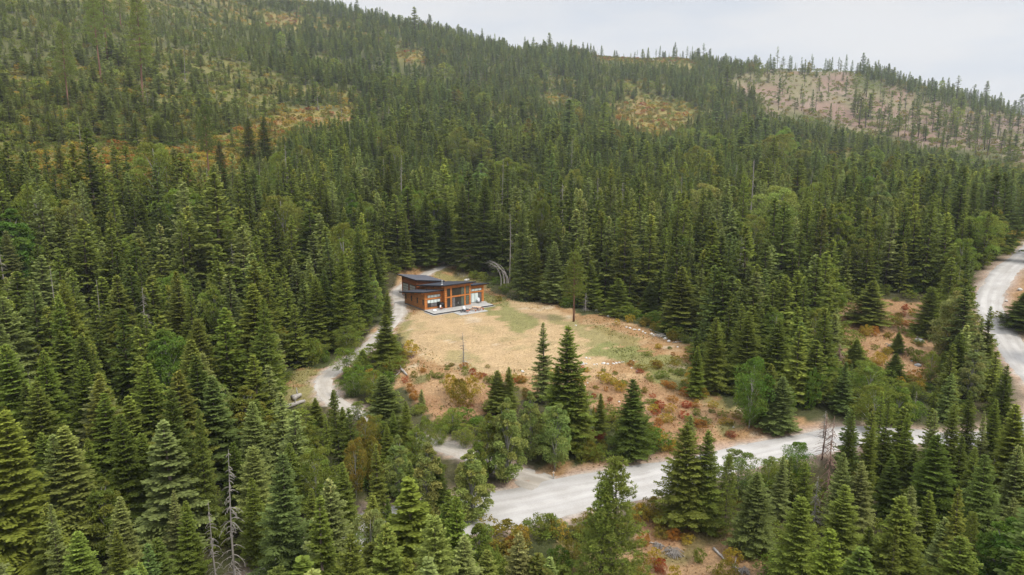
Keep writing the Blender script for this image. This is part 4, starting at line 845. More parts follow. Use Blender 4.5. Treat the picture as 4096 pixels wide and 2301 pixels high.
 (d_, 'dead3', 365, 1410, 1600, 10, 'grey'), (d_, 'dead3', 112, 1480, 1660, 12, 'grey'), (d_, 'dead3', 290, 1505, 1680, 14, 'grey'), (d_, 'dead4', 375, 1600, 1760, 26, 'brown'), (p_, 'pine1', 1330, 1560, 1740, 40, 'green', 'young bushy pine', 'at the foot of the driveway bend'), (f_, 'firA1', 1260, 1590, 1700, 36, 'green'),
 (f_, 'firA1', 1370, 1625, 1770, 40, 'green'),
 # left of the driveway
 (f_, 'firA7', 1258, 1110, 1400, 62, 'green', 'tall dark fir', 'left of the upper driveway'), (f_, 'firA0', 1300, 1075, 1385, 52, 'dark'), (f_, 'firA3', 1362, 1000, 1395, 62, 'green', 'tallest fir', 'in the dark group left of the driveway'), (f_, 'firA1', 1440, 905, 1300, 60, 'dark'), (f_, 'firA0', 1500, 990, 1225, 46, 'dark'), (f_, 'firA6', 1425, 900, 1180, 50, 'green'),
 (u_, 'leafA3', 1382, 1300, 1415, 58, 'green', 'dark leafy bush', 'left of the driveway under firs'), (u_, 'leafA3', 1385, 1388, 1505, 52, 'green', 'upper rounded bush', 'inside the driveway bend'), (u_, 'leafA1', 1412, 1475, 1585, 56, 'bright', 'larger bright bush', 'inside the driveway bend'), (u_, 'leafA3', 1490, 1480, 1600, 50, 'green', 'right-hand bush', 'inside the driveway bend'),
 (u_, 'leafA1', 1255, 1360, 1450, 40, 'green', 'low leafy bush', 'outside the driveway bend'),
 # behind the house
 (f_, 'firA5', 1847, 738, 1085, 56, 'dark', 'tall fir with a pale top', 'behind the house'), (f_, 'firA5', 1928, 706, 1082, 62, 'dark', 'tallest fir with a cream top', 'behind the house'), (f_, 'firA1', 1700, 774, 1070, 58, 'dark'), (f_, 'firA6', 1616, 841, 1078, 38, 'green', 'thin fir', 'with its trunk showing by the upper driveway'),
 (f_, 'firA4', 1576, 985, 1078, 22, 'green'), (f_, 'firA0', 1780, 800, 1062, 52, 'dark'), (f_, 'firA5', 1451, 778, 1080, 42, 'green'), (f_, 'firA0', 1302, 750, 1060, 48, 'dark'), (f_, 'firA5', 1549, 658, 960, 48, 'dark'), (f_, 'firA5', 1370, 826, 1100, 34, 'olive'), (f_, 'firA1', 1990, 850, 1075, 44, 'dark'),
 (f_, 'firA3', 2088, 810, 1195, 50, 'blue', 'tall blue spruce', 'at the forest edge right of the house'), (b_, 'leafA0', 2167, 746, 1050, 52, 'yellowgreen', 'tall yellowish aspen', 'behind the far lawn edge'), (f_, 'firA0', 2215, 965, 1215, 50, 'silver'), (f_, 'firA1', 2140, 960, 1200, 40, 'green'), (f_, 'firA5', 2370, 1040, 1235, 44, 'green'),
 (b_, 'leafA1', 1640, 735, 960, 52, 'bright'), (b_, 'leafA1', 3120, 530, 740, 88, 'yellowgreen', 'great round yellow-green tree', 'standing above the wood'),
 (d_, 'dead1', 1375, 915, 985, 16, 'grey', 'forked white snag', 'above the dark group'), (d_, 'dead1', 1553, 900, 985, 14, 'grey', 'white bare snag', 'behind the garage'), (d_, 'dead3', 1354, 995, 1100, 8, 'grey'), (d_, 'dead1', 1358, 1060, 1150, 12, 'grey', 'crooked white snag', 'left of the garage'), (d_, 'dead2', 1186, 910, 1040, 34, 'brown', 'fading brown tree', 'in the left wood'),
 (d_, 'dead2', 1853, 1325, 1472, 24, 'grey', 'single bare tree', 'on the lower lawn'), (d_, 'dead2', 2342, 1170, 1250, 18, 'brown', 'small bare tree', 'beside the lone pine'), (d_, 'dead4', 1138, 1400, 1472, 14, 'brown', 'pair of reddish stems', 'left of the driveway bend'),
 (d_, 'dead3', 3840, 830, 960, 16, 'grey', 'leaning pale snag', 'in the right wood'), (d_, 'dead0', 3735, 1085, 1160, 14, 'grey'),
 # tall survivors of the left slope
 (p_, 'pine2', 236, 92, 438, 44, 'olive', 'lone pine', 'with a long red trunk at upper left'), (p_, 'pine2', 530, -30, 425, 56, 'olive', 'biggest pine', 'of the upper left slope'), (p_, 'pine3', 365, -60, 352, 42, 'olive'), (p_, 'pine3', 400, -70, 240, 44, 'olive'), (p_, 'pine3', 470, -30, 112, 24, 'olive'), (p_, 'pine2', 812, 420, 706, 42, 'dark', 'dark pine', 'with a bare trunk over the golden clearing'),
 (d_, 'dead3', 138, 153, 296, 8, 'grey', 'tall white snag', 'on the upper left slope'), (f_, 'firA1', 232, 579, 712, 30, 'green', 'lone fir', 'at the left of the golden clearing'), (f_, 'firA3', 990, 470, 680, 44, 'dark'), (f_, 'firA0', 1050, 460, 690, 42, 'dark'), (f_, 'firA3', 645, 612, 760, 50, 'green'), (f_, 'firA0', 560, 615, 682, 17, 'green'), (f_, 'firA0', 875, 560, 700, 32, 'dark'),
 (f_, 'firA0', 550, 780, 980, 60, 'green'), (p_, 'pine2', 800, 223, 288, 22, 'dark'), (d_, 'dead3', 1364, 366, 510, 8, 'grey', 'thin curved white snag', 'over the middle slope'), (d_, 'dead4', 1531, 440, 515, 8, 'rust', 'narrow rust red dead fir', 'in the middle slope'), (d_, 'dead2', 1552, 425, 520, 14, 'grey'), (d_, 'dead4', 1160, 275, 322, 8, 'rust'), (d_, 'dead1', 1270, 368, 445, 12, 'grey'), (d_, 'dead3', 864, 355, 420, 6, 'grey'),
 (d_, 'dead3', 960, 755, 800, 8, 'grey'), (d_, 'dead1', 2174, 670, 745, 10, 'grey'), (f_, 'firB0', 1920, 140, 190, 12, 'dark'), (b_, 'leafC0', 2020, 470, 520, 22, 'olive'), (b_, 'leafC1', 1660, 495, 560, 26, 'olive'), (b_, 'leafA1', 1560, 575, 640, 28, 'bright'),
]
NAMED += [(f_, 'firA1', 1790, 1960, 2320, 66, 'green'), (f_, 'firA7', 1640, 1930, 2290, 60, 'olive'), (f_, 'firA0', 1320, 1990, 2330, 60, 'green'), (b_, 'leafA0', 1800, 2000, 2250, 60, 'bright'), (f_, 'firA3', 2325, 1520, 1815, 62, 'olive'), (f_, 'firA1', 2228, 1455, 1795, 56, 'green'), (f_, 'firA1', 3405, 1640, 2000, 46, 'dark'), (f_, 'firA0', 3478, 1690, 2010, 44, 'green'), (f_, 'firA6', 3556, 1600, 1970, 52, 'dark'), (f_, 'firA3', 3640, 1650, 1985, 50, 'green'), (f_, 'firA4', 3742, 1640, 2010, 50, 'silver'), (f_, 'firA7', 3822, 1610, 1990, 56, 'green'), (f_, 'firA1', 3900, 1560, 1900, 50, 'dark'),
          (f_, 'firA0', 3985, 1590, 1880, 48, 'green'), (f_, 'firA3', 4078, 1620, 1930, 60, 'dark'), (f_, 'firA6', 3950, 1640, 2010, 50, 'silver'),
          (f_, 'firA3', 1620, 1598, 1800, 38, 'green'), (f_, 'firA1', 1572, 1640, 1810, 32, 'green'), (u_, 'leafA3', 1700, 1668, 1810, 42, 'green', 'dark bush', 'hiding the lower driveway'), (u_, 'leafA1', 1500, 1655, 1790, 44, 'olive', 'broad bush', 'below the driveway'), (u_, 'leafA3', 1760, 1690, 1785, 36, 'green', 'low dark bush', 'above the driveway patch'),
          (u_, 'leafA1', 1860, 1690, 1790, 42, 'olive', 'olive bush', 'above the driveway patch'), (b_, 'leafA2', 1910, 1720, 1960, 44, 'green'), (f_, 'firA6', 1545, 1690, 1850, 40, 'green'), (u_, 'leafA1', 1430, 1600, 1700, 34, 'green', 'small bush', 'beside the driveway foot'), (b_, 'leafA0', 1660, 1700, 1880, 50, 'olive'), (u_, 'leafA3', 1960, 1660, 1760, 44, 'green', 'dark bush', 'at the foot of the lawn bank'),
          (u_, 'leafA1', 1810, 1630, 1730, 44, 'olive', 'wide olive bush', 'at the foot of the lawn bank'), (b_, 'leafA1', 2010, 1700, 1900, 48, 'green'), (f_, 'firA0', 1750, 1830, 2080, 50, 'dark'), (f_, 'firA1', 1370, 1840, 2130, 60, 'green'), (f_, 'firA3', 1010, 1900, 2260, 62, 'green'), (f_, 'firA0', 930, 1760, 2090, 60, 'dark'), (f_, 'firA1', 1240, 1950, 2290, 60, 'green'),
          (u_, 'leafA3', 3080, 1830, 1960, 44, 'green', 'round bush', 'below the road bend'), (f_, 'firA0', 3130, 1820, 2080, 44, 'silver')]
# conifers standing free against the sky and on the cut slope
for i, (tx, ty, by, hw) in enumerate([(2625, 196, 236, 6), (2640, 183, 236, 7), (2695, 187, 236, 7), (2707, 191, 238, 7), (2657, 208, 236, 9), (2750, 184, 240, 8), (2770, 185, 242, 5), (2790, 194, 244, 8), (2817, 172, 238, 12), (2845, 192, 245, 6), (2460, 200, 240, 5), (2550, 200, 240, 4), (2592, 212, 245, 7), (2940, 222, 262, 7), (3023, 218, 268, 6),
                                      (3084, 216, 282, 8), (3098, 248, 300, 9), (3160, 222, 288, 10), (3168, 226, 285, 8), (3208, 228, 290, 6), (3222, 250, 282, 6), (3251, 215, 285, 8), (3303, 233, 292, 8), (3330, 228, 284, 7), (3358, 228, 285, 8), (3388, 218, 285, 9), (3410, 240, 285, 7), (3470, 250, 310, 9), (3488, 262, 320, 10), (3532, 262, 344, 13), (3555, 288, 350, 10), (3576, 295, 350, 10), (3604, 312, 352, 9),
                                      (3622, 306, 358, 8), (3640, 325, 372, 9), (3656, 328, 385, 7), (3680, 315, 405, 11), (3700, 338, 392, 9), (3720, 326, 400, 11), (3745, 324, 410, 14), (3785, 355, 430, 10), (3860, 352, 440, 12), (3900, 375, 450, 10), (3990, 405, 490, 8), (4035, 400, 470, 10), (4060, 412, 490, 10), (4080, 425, 500, 10),
                                      (3120, 310, 412, 13), (3212, 372, 445, 11), (3255, 358, 458, 12), (3325, 412, 490, 10), (3245, 325, 345, 6), (3390, 305, 385, 12), (3535, 356, 455, 12), (3568, 366, 480, 13), (3603, 366, 490, 8), (3680, 385, 490, 12), (3768, 400, 500, 14), (3470, 270, 375, 9), (3320, 290, 385, 8), (3877, 500, 575, 12), (3910, 450, 550, 13), (3955, 455, 555, 14), (3775, 540, 590, 10), (4000, 450, 540, 10), (4050, 440, 530, 10)]):
    NAMED.append((f_, ('firD0', 'firC1', 'firC0', 'firD1', 'firC2', 'firD0', 'firC3', 'firC4')[i % 8], tx, ty, by, hw, 'far', 'lone fir', 'on the bare skyline' if by < 300 else 'on the logged slope'))
for tx, ty, by, kind in [(3112, 225, 270, 3), (3128, 228, 270, 3), (3190, 250, 280, 3), (3140, 235, 276, 3), (3100, 222, 272, 3), (3010, 220, 265, 3), (3000, 240, 268, 3), (2390, 190, 225, 3), (3268, 262, 290, 3), (2845, 262, 300, 2), (2460, 200, 238, 3), (2855, 215, 250, 3), (3980, 400, 480, 1), (3640, 310, 360, 1), (3800, 430, 490, 1), (3350, 400, 450, 3)]:
    NAMED.append((d_, 'dead%d' % kind, tx, ty, by, 5, 'grey', 'thin grey snag', 'by the bare ridge'))
# shrubs of the open ground: centre x, top y, base y, half width, tone
SHRUBS = [(1640, 1355, 1425, 34, 'gold'), (1612, 1400, 1440, 22, 'autumn'), (1800, 1492, 1575, 32, 'gold'), (1835, 1510, 1620, 40, 'autumn'), (1885, 1502, 1590, 36, 'gold'), (1862, 1560, 1625, 34, 'autumn'), (1860, 1462, 1500, 17, 'green'), (1890, 1470, 1500, 14, 'red'), (1915, 1485, 1515, 18, 'orange'),
          (1790, 1465, 1480, 9, 'green'), (1725, 1478, 1500, 11, 'green'), (1712, 1495, 1522, 10, 'green'), (1690, 1470, 1488, 16, 'orange'), (1655, 1480, 1510, 14, 'autumn'), (1560, 1440, 1480, 24, 'gold'), (1600, 1440, 1475, 20, 'autumn'), (1480, 1470, 1530, 22, 'gold'), (1500, 1495, 1570, 18, 'gold'), (1640, 1530, 1570, 18, 'orange'), (1660, 1560, 1600, 18, 'orange'), (1620, 1500, 1530, 16, 'red'),
          (1950, 1455, 1472, 10, 'autumn'), (2062, 1490, 1520, 16, 'gold'), (2085, 1500, 1530, 22, 'orange'), (2045, 1505, 1535, 18, 'red'), (2330, 1458, 1480, 13, 'red'), (2428, 1490, 1530, 26, 'gold'), (2455, 1505, 1540, 18, 'gold'), (2480, 1520, 1565, 24, 'gold'), (2460, 1484, 1498, 10, 'green'), (2595, 1490, 1515, 16, 'green'), (2605, 1505, 1527, 12, 'green'),
          (2685, 1525, 1552, 28, 'orange'), (2662, 1518, 1540, 18, 'orange'), (2580, 1545, 1570, 14, 'autumn'), (2612, 1570, 1590, 13, 'red'), (2775, 1465, 1540, 40, 'gold'), (2800, 1480, 1560, 28, 'autumn'), (2815, 1545, 1590, 22, 'gold'), (2640, 1600, 1635, 22, 'red'), (2625, 1630, 1660, 20, 'red'), (2680, 1610, 1650, 20, 'gold'), (2665, 1650, 1690, 24, 'gold'), (2635, 1670, 1700, 20, 'orange'), (2745, 1600, 1630, 18, 'red'), (2735, 1640, 1672, 20, 'red'),
          (2690, 1580, 1605, 22, 'orange'), (2785, 1630, 1660, 18, 'green'), (2760, 1660, 1690, 22, 'green'), (2625, 1700, 1740, 26, 'orange'), (2660, 1735, 1800, 40, 'gold'), (2700, 1770, 1810, 26, 'gold'), (2410, 1600, 1640, 14, 'orange'), (2375, 1570, 1590, 10, 'red'), (2380, 1630, 1650, 9, 'red'), (2425, 1540, 1565, 9, 'orange'), (2440, 1585, 1605, 10, 'rust'), (2720, 1540, 1560, 14, 'green'),
          (2565, 1455, 1478, 26, 'autumn'), (2625, 1440, 1470, 30, 'autumn'), (2700, 1420, 1465, 34, 'autumn'), (2760, 1400, 1440, 30, 'autumn'), (2650, 1480, 1510, 26, 'green'), (2720, 1470, 1500, 24, 'green'), (2860, 1440, 1500, 24, 'gold'),
          (2520, 1255, 1290, 20, 'gold'), (2590, 1250, 1285, 22, 'autumn'), (2640, 1290, 1330, 20, 'green'), (2580, 1190, 1245, 26, 'autumn'), (2690, 1320, 1360, 22, 'autumn'), (2470, 1270, 1300, 14, 'gold'), (2575, 1280, 1305, 10, 'gold'), (2740, 1335, 1370, 20, 'green'), (2800, 1360, 1400, 22, 'autumn'), (2465, 1225, 1260, 22, 'green'), (2390, 1215, 1245, 18, 'green'),
          (1465, 1262, 1308, 28, 'yellowgreen'), (1300, 1395, 1450, 18, 'bright'), (1250, 1345, 1460, 34, 'green'), (1170, 1330, 1440, 44, 'olive'), (1120, 1300, 1400, 48, 'autumn'), (1930, 1085, 1125, 28, 'green'), (1900, 1080, 1115, 26, 'green'), (1995, 1180, 1205, 14, 'autumn'), (1690, 1040, 1062, 24, 'green'), (1640, 1050, 1078, 26, 'yellowgreen'), (1580, 1060, 1090, 26, 'green'),
          (2085, 2090, 2200, 34, 'gold'), (2050, 2130, 2230, 26, 'orange'), (2200, 2065, 2120, 34, 'green'), (2240, 2070, 2150, 40, 'gold'), (2310, 2070, 2140, 34, 'autumn'), (2280, 2150, 2260, 46, 'autumn'), (2330, 2170, 2240, 30, 'green'), (2610, 1985, 2070, 50, 'autumn'), (2640, 2040, 2110, 36, 'autumn'), (2560, 2010, 2090, 34, 'gold'), (2575, 2130, 2180, 30, 'orange'), (2640, 2105, 2150, 30, 'autumn'), (2700, 2110, 2160, 26, 'orange'), (2620, 2190, 2260, 40, 'gold'), (2560, 2210, 2290, 36, 'autumn'), (2640, 2225, 2290, 28, 'red'), (2520, 2250, 2340, 40, 'autumn'), (2720, 2060, 2090, 30, 'yellowgreen'),
          (2600, 2290, 2360, 44, 'gold'), (2700, 2260, 2340, 32, 'gold'), (2800, 2190, 2250, 28, 'yellowgreen'), (2930, 2190, 2250, 32, 'gold'), (2900, 2240, 2320, 44, 'autumn'), (3000, 2200, 2240, 26, 'green'), (2880, 2100, 2140, 34, 'green'), (2960, 2110, 2150, 28, 'green'), (2760, 2010, 2110, 34, 'yellowgreen'), (2240, 2180, 2290, 40, 'bright'), (2190, 2230, 2340, 44, 'yellowgreen'), (3060, 2170, 2230, 26, 'autumn'),
          (3470, 1295, 1345, 24, 'gold'), (3580, 1260, 1300, 36, 'autumn'), (3625, 1215, 1240, 12, 'red'), (3615, 1240, 1265, 12, 'rust'), (3500, 1300, 1340, 22, 'orange'), (3555, 1325, 1350, 14, 'autumn'), (3500, 1375, 1400, 12, 'yellowgreen'), (3515, 1405, 1460, 28, 'gold'), (3545, 1390, 1430, 20, 'autumn'), (3655, 1475, 1530, 22, 'orange'), (3690, 1470, 1515, 18, 'autumn'), (3655, 1300, 1330, 22, 'green'), (3690, 1310, 1345, 24, 'green'), (3610, 1300, 1330, 16, 'yellowgreen'), (3650, 1230, 1262, 16, 'gold'), (3400, 1215, 1270, 26, 'olive'), (3680, 1395, 1450, 26, 'olive'), (3645, 1385, 1420, 14, 'green'),
          (3680, 1520, 1560, 26, 'gold'), (3600, 1500, 1545, 24, 'gold'), (2530, 1780, 1840, 24, 'green'), (2400, 1770, 1850, 30, 'green'), (2360, 1760, 1840, 34, 'autumn'), (2330, 1780, 1850, 30, 'green'), (3990, 1240, 1275, 18, 'autumn'), (3260, 1460, 1640, 30, 'bright'), (2950, 1640, 1670, 24, 'autumn'), (3060, 1650, 1690, 28, 'gold'), (2890, 1640, 1665, 22, 'green'), (2850, 1600, 1630, 18, 'gold'), (3000, 1660, 1700, 30, 'green')]
for row in NAMED:
    kind, pr, tx, ty, by, hw, tone = row[:7]
    T(kind, pr, tx, ty, by, hw, tone, *(row[7:]))
for i, (cx, ty, by, hw, tone) in enumerate(SHRUBS):
    T(s_, 'shrub%d' % (i % 5), cx, ty, by, hw * 1.05, tone)
import os
if os.environ.get('DBG'):
    for r_ in DBG:
        if r_[3] > 32 or r_[3] < 1 or (r_[4] > 7): print('DBG', r_)
# ------------------------------------------------------------------ the rest of the forest
cells = []
def scatter(d0, d1, sp, a0=-41, a1=41):
    n = int((R(a1 - a0)) * (d1 * d1 - d0 * d0) / 2 / sp ** 2)
    # jittered grid in world space
    g = np.arange(-d1, d1, sp); X_, Y_ = np.meshgrid(g, np.arange(10, d1, sp)); X_ = X_ + rng.uniform(-.46, .46, X_.shape) * sp; Y_ = Y_ + rng.uniform(-.46, .46, Y_.shape) * sp
    X_, Y_ = X_.ravel(), Y_.ravel(); d = np.hypot(X_, Y_); a = np.degrees(np.arctan2(X_, Y_)); m = (d >= d0) & (d < d1) & (a > a0) & (a < a1)
    return X_[m], Y_[m]
pts = [scatter(34, 215, 3.7), scatter(215, 420, 5.0), scatter(420, 700, 6.3), scatter(700, 1290, 7.6)]
X = np.concatenate([p[0] for p in pts]); Y = np.concatenate([p[1] for p in pts])
info = road_info(X, Y); Z = ground(X, Y, info); PX, PY, PC = proj(X, Y, Z); D = np.hypot(X, Y); n = len(X)
jit = rng.uniform(0, 1, n); u0 = rng.uniform(0, 1, n)
young = np.zeros(n, bool); gold = np.zeros(n, bool); cut = np.zeros(n, bool)
for p in YOUNG: young |= inpoly(PX, PY, p) & (D > 215)
jx = PX + rng.normal(0, 14, n); jy = PY + rng.normal(0, 7, n)
for p in GOLD: gold |= inpoly(jx, jy, p) & (D > 215)
for p in CUT: cut |= inpoly(jx, jy, p) & (D > 300)
dens = hash_noise(X, Y, 26, 51) + .6 * hash_noise(X, Y, 11, 52)
Hh = rng.normal(14.5, 3.0, n)
Hh = np.where(D < 95, rng.normal(11.5, 2.0, n) + 3.2 * ((PX < 1950) | (PX > 3150)), Hh); Hh = np.where((D >= 150) & (D < 420), rng.normal(15.2, 3.8, n) + 2 * dens, Hh)
Hh = np.where((D >= 420), rng.normal(11.8, 3.2, n) + 2 * dens, Hh)
left = smooth((1500 - PX) / 900) * (D > 215); Hh = Hh * (1 - .42 * left)
Hh = np.where(young, rng.normal(8.2, 2.2, n), Hh); Hh = np.where(gold, rng.normal(5, 1.8, n), Hh); Hh = np.where(cut, rng.normal(15, 5, n), Hh)
Hh = np.where((D > 420) & (rng.uniform(0, 1, n) < .05), Hh * 1.55, Hh)
near_road = (info[0] < 6)
Hh = np.where((D < 150) & ~((D < 78) & (PX < 2100)), Hh * .86, Hh)
Hh = np.where(near_road & (D < 200) & (D > 90), Hh * .72, Hh); Hh = np.where((u0 < .2) & (D < 215), Hh * .8, Hh); Hh = np.clip(Hh, 2.2, 34)
keep = (info[0] > 2.3)
opn = openness(X, Y, PX, D) & ~gold; keep &= ~(opn & (jit > .36)); Hh = np.where(opn, Hh * .66, Hh); keep &= ~(young & (jit > .72)); keep &= ~(gold & (jit > .14)); keep &= ~(cut & (jit > .09 + .16 * (PX > 3400) * (PY > 400)))
keep &= ~((dens > .95) & (D > 215) & (jit > .25))
keep &= ~((D < 215) & (jit > .93))
lx, ly = tolocal(X, Y); keep &= ~((lx > -6) & (lx < 20) & (ly > -10) & (ly < 23))
# sight lines: nothing may grow in front of the open ground, the roads and the house
def blocked(Hq):
    bad = np.zeros(n, bool)
    for fr in (0, .35, .7, 1.0):
        qx, qy, qc = proj(X, Y, Z + Hq * fr); wpx = Hq * .17 * (1 - fr * .95) * F / qc
        for p in KV:
            for sgn in (-1, 0, 1): bad |= inpoly(qx + sgn * wpx, qy, p) & (D < 215)
        if fr:
            for p in VIS: bad |= inpoly(qx, qy, p) & (D < 110)
    for fr in (.12, .24, .48, .6, .82, .92):
        qx, qy, qc = proj(X, Y, Z + Hq * fr)
        for p in VIS: bad |= inpoly(qx, qy, p) & (D < 110)
    return bad
VIS = [[(1900, 1960), (2300, 1900), (2700, 1830), (3300, 1700), (3330, 1760), (3000, 1830), (2750, 1900), (2300, 2080), (1950, 2090)]]
bad = blocked(Hh)
for k_ in (.66, .42, .27):
    Hq = np.where(bad, Hh * k_, Hh) if k_ == .66 else np.where(bad, H0 * k_, Hh)
    if k_ == .66: H0 = Hh.copy()
    b2 = blocked(Hq); Hh = np.where(bad, Hq, Hh); bad = bad & b2
keep &= ~bad
for fr in (.35, .7, 1.0):     # trees below a golden clearing are the lower for it
    qx, qy, qc = proj(X, Y, Z + Hh * fr)
    for p in CUT: Hh = np.where((D > 300) & ~cut & inpoly(qx, qy, p) & (qy > 400), Hh * .62, Hh)
    for p in GOLD: Hh = np.where((D > 215) & ~gold & inpoly(qx, qy, p), Hh * (.72 if fr < .6 else .8), Hh)
tx_, ty_, _ = proj(X, Y, Z + Hh)
keep &= (PX > -700) & (PX < 4800) & (ty_ < 2550) & ~((ty_ < -60) & (PY < -60))
P0 = np.array([(a, b, c) for a, b, c in PLACED])
I = np.nonzero(keep & (D < 230))[0]; dd = np.hypot(X[I, None] - P0[None, :, 0], Y[I, None] - P0[None, :, 1]) - P0[None, :, 2] * .8
keep[I[dd.min(1) < 1.2]] = False
# named trees must not be hidden: drop fills standing right in front of them
NX = []
for row in NAMED:
    if row[0] == u_ or (len(row) > 7 and row[4] < 2390) or row[0] == d_: NX.append((row[2], row[3], row[4], row[5] * .6, float(tipbase(row[2], row[3], row[4])[4])))
NX += [(1972, 1030, 1160, 55, 194.0), (2298, 1005, 1287, 40, 152.0)]
for tx, ty, by, hw, c_ in NX:
    if c_ > 300: continue
    box = [(tx - hw * .35, ty - 5), (tx + hw * .35, ty - 5), (tx + hw, by - (by - ty) * .35), (tx - hw, by - (by - ty) * .35)]
    for fr in (.5, .8, 1.0):
        qx, qy, qc = proj(X, Y, Z + Hh * fr); keep &= ~(inpoly(qx, qy, box) & (PC < c_ + 1))
I = np.nonzero(keep)[0]
u = rng.uniform(0, 1, n); kindv = np.full(n, 'fir', dtype=object)
lf = (D > 125) * np.where(D < 200, np.where(PX < 1500, .07, .05), .03) + .03 * (dens > .3); lf = np.where((D <= 125) & (PX < 2300), .085, lf); Hh = np.where((u < lf) & (D <= 125), Hh * .78, Hh); kindv[u < lf] = 'leaf'; kindv[(u >= lf) & (u < lf + .035) & (D > 105)] = 'dead'; kindv[cut & (u > .8)] = 'dead'; kindv[gold & (u > .9)] = 'fir'
size = Hh / PC; infr = (tx_ > -60) & (tx_ < 4156) & (PY > 0) & (ty_ < 2301)
def pick(kind, cap):
    J = I[(kindv[I] == kind) & infr[I]]; return J[np.argsort(-size[J])][:cap]
nf = {k: sum(1 for r_ in NAMED if r_[0] == k) for k in (f_, b_, d_)}
chosen = {'fir': pick('fir', 298 - nf[f_]), 'leaf': pick('leaf', 120), 'dead': pick('dead', 60)}
TN = {'fir': (['dark', 'green', 'olive', 'silver', 'blue', 'pale'], [.22, .30, .18, .14, .10, .06]), 'leaf': (['green', 'yellowgreen', 'olive', 'autumn', 'bright', 'pale'], [.36, .17, .2, .01, .12, .14]), 'dead': (['grey', 'brown'], [.8, .2])}
TF = {'fir': (['dark', 'green', 'olive', 'far', 'blue'], [.14, .28, .24, .20, .14]), 'leaf': (['green', 'olive', 'autumn', 'yellowgreen'], [.3, .4, .15, .15]), 'dead': (['grey', 'brown'], [.7, .3])}
tonev = np.empty(n, dtype=object)
for k in ('fir', 'leaf', 'dead'):
    for T_, m_ in ((TN, D < 260), (TF, D >= 260)):
        J = np.nonzero((kindv == k) & m_)[0]; tonev[J] = rng.choice(T_[k][0], len(J), p=np.array(T_[k][1]) / sum(T_[k][1]))
J = np.nonzero((young | gold | ((left > .45) & (D > 250))) & (kindv == 'fir'))[0]; tonev[J] = rng.choice(['olive', 'silver', 'green', 'yellowgreen', 'pale'], len(J), p=[.30, .28, .20, .08, .14])
wrv = Hh * np.where(kindv == 'leaf', rng.uniform(.22, .32, n), np.clip(rng.normal(.22, .045, n) * np.where(D < 160, 1.2, 1), .13, .36)) * np.where(young | opn, 1.45, 1) * np.where(D > 260, 1.12, 1); J = np.nonzero((kindv == 'leaf') & (D <= 125))[0]; tonev[J] = rng.choice(['yellowgreen', 'bright', 'green', 'pale'], len(J)); wrv = np.where(kindv == 'dead', Hh * .09, wrv)
single = set()
for k, kd in (('fir', f_), ('leaf', b_), ('dead', d_)):
    for j in chosen[k]:
        single.add(int(j)); near_ = D[j] < 130
        pr = {'fir': ('firA%d' % rng.integers(8)) if (near_ and rng.random() < .9) else 'firB%d' % rng.integers(6), 'leaf': 'leafA%d' % (rng.integers(2) * 2 if D[j] < 130 else rng.integers(3)), 'dead': 'dead%d' % rng.integers(4)}[k]
        w = '%s %s %s' % (SIZEW(Hh[j]), WORD[tonev[j]], KW[kd])
        plant(kd, pr, float(X[j]), float(Y[j]), float(Hh[j]), float(wrv[j]), TONE.get(tonev[j], (.1, .1, .1)), w, z=float(Z[j]) - .15, group=GROUP[kd])
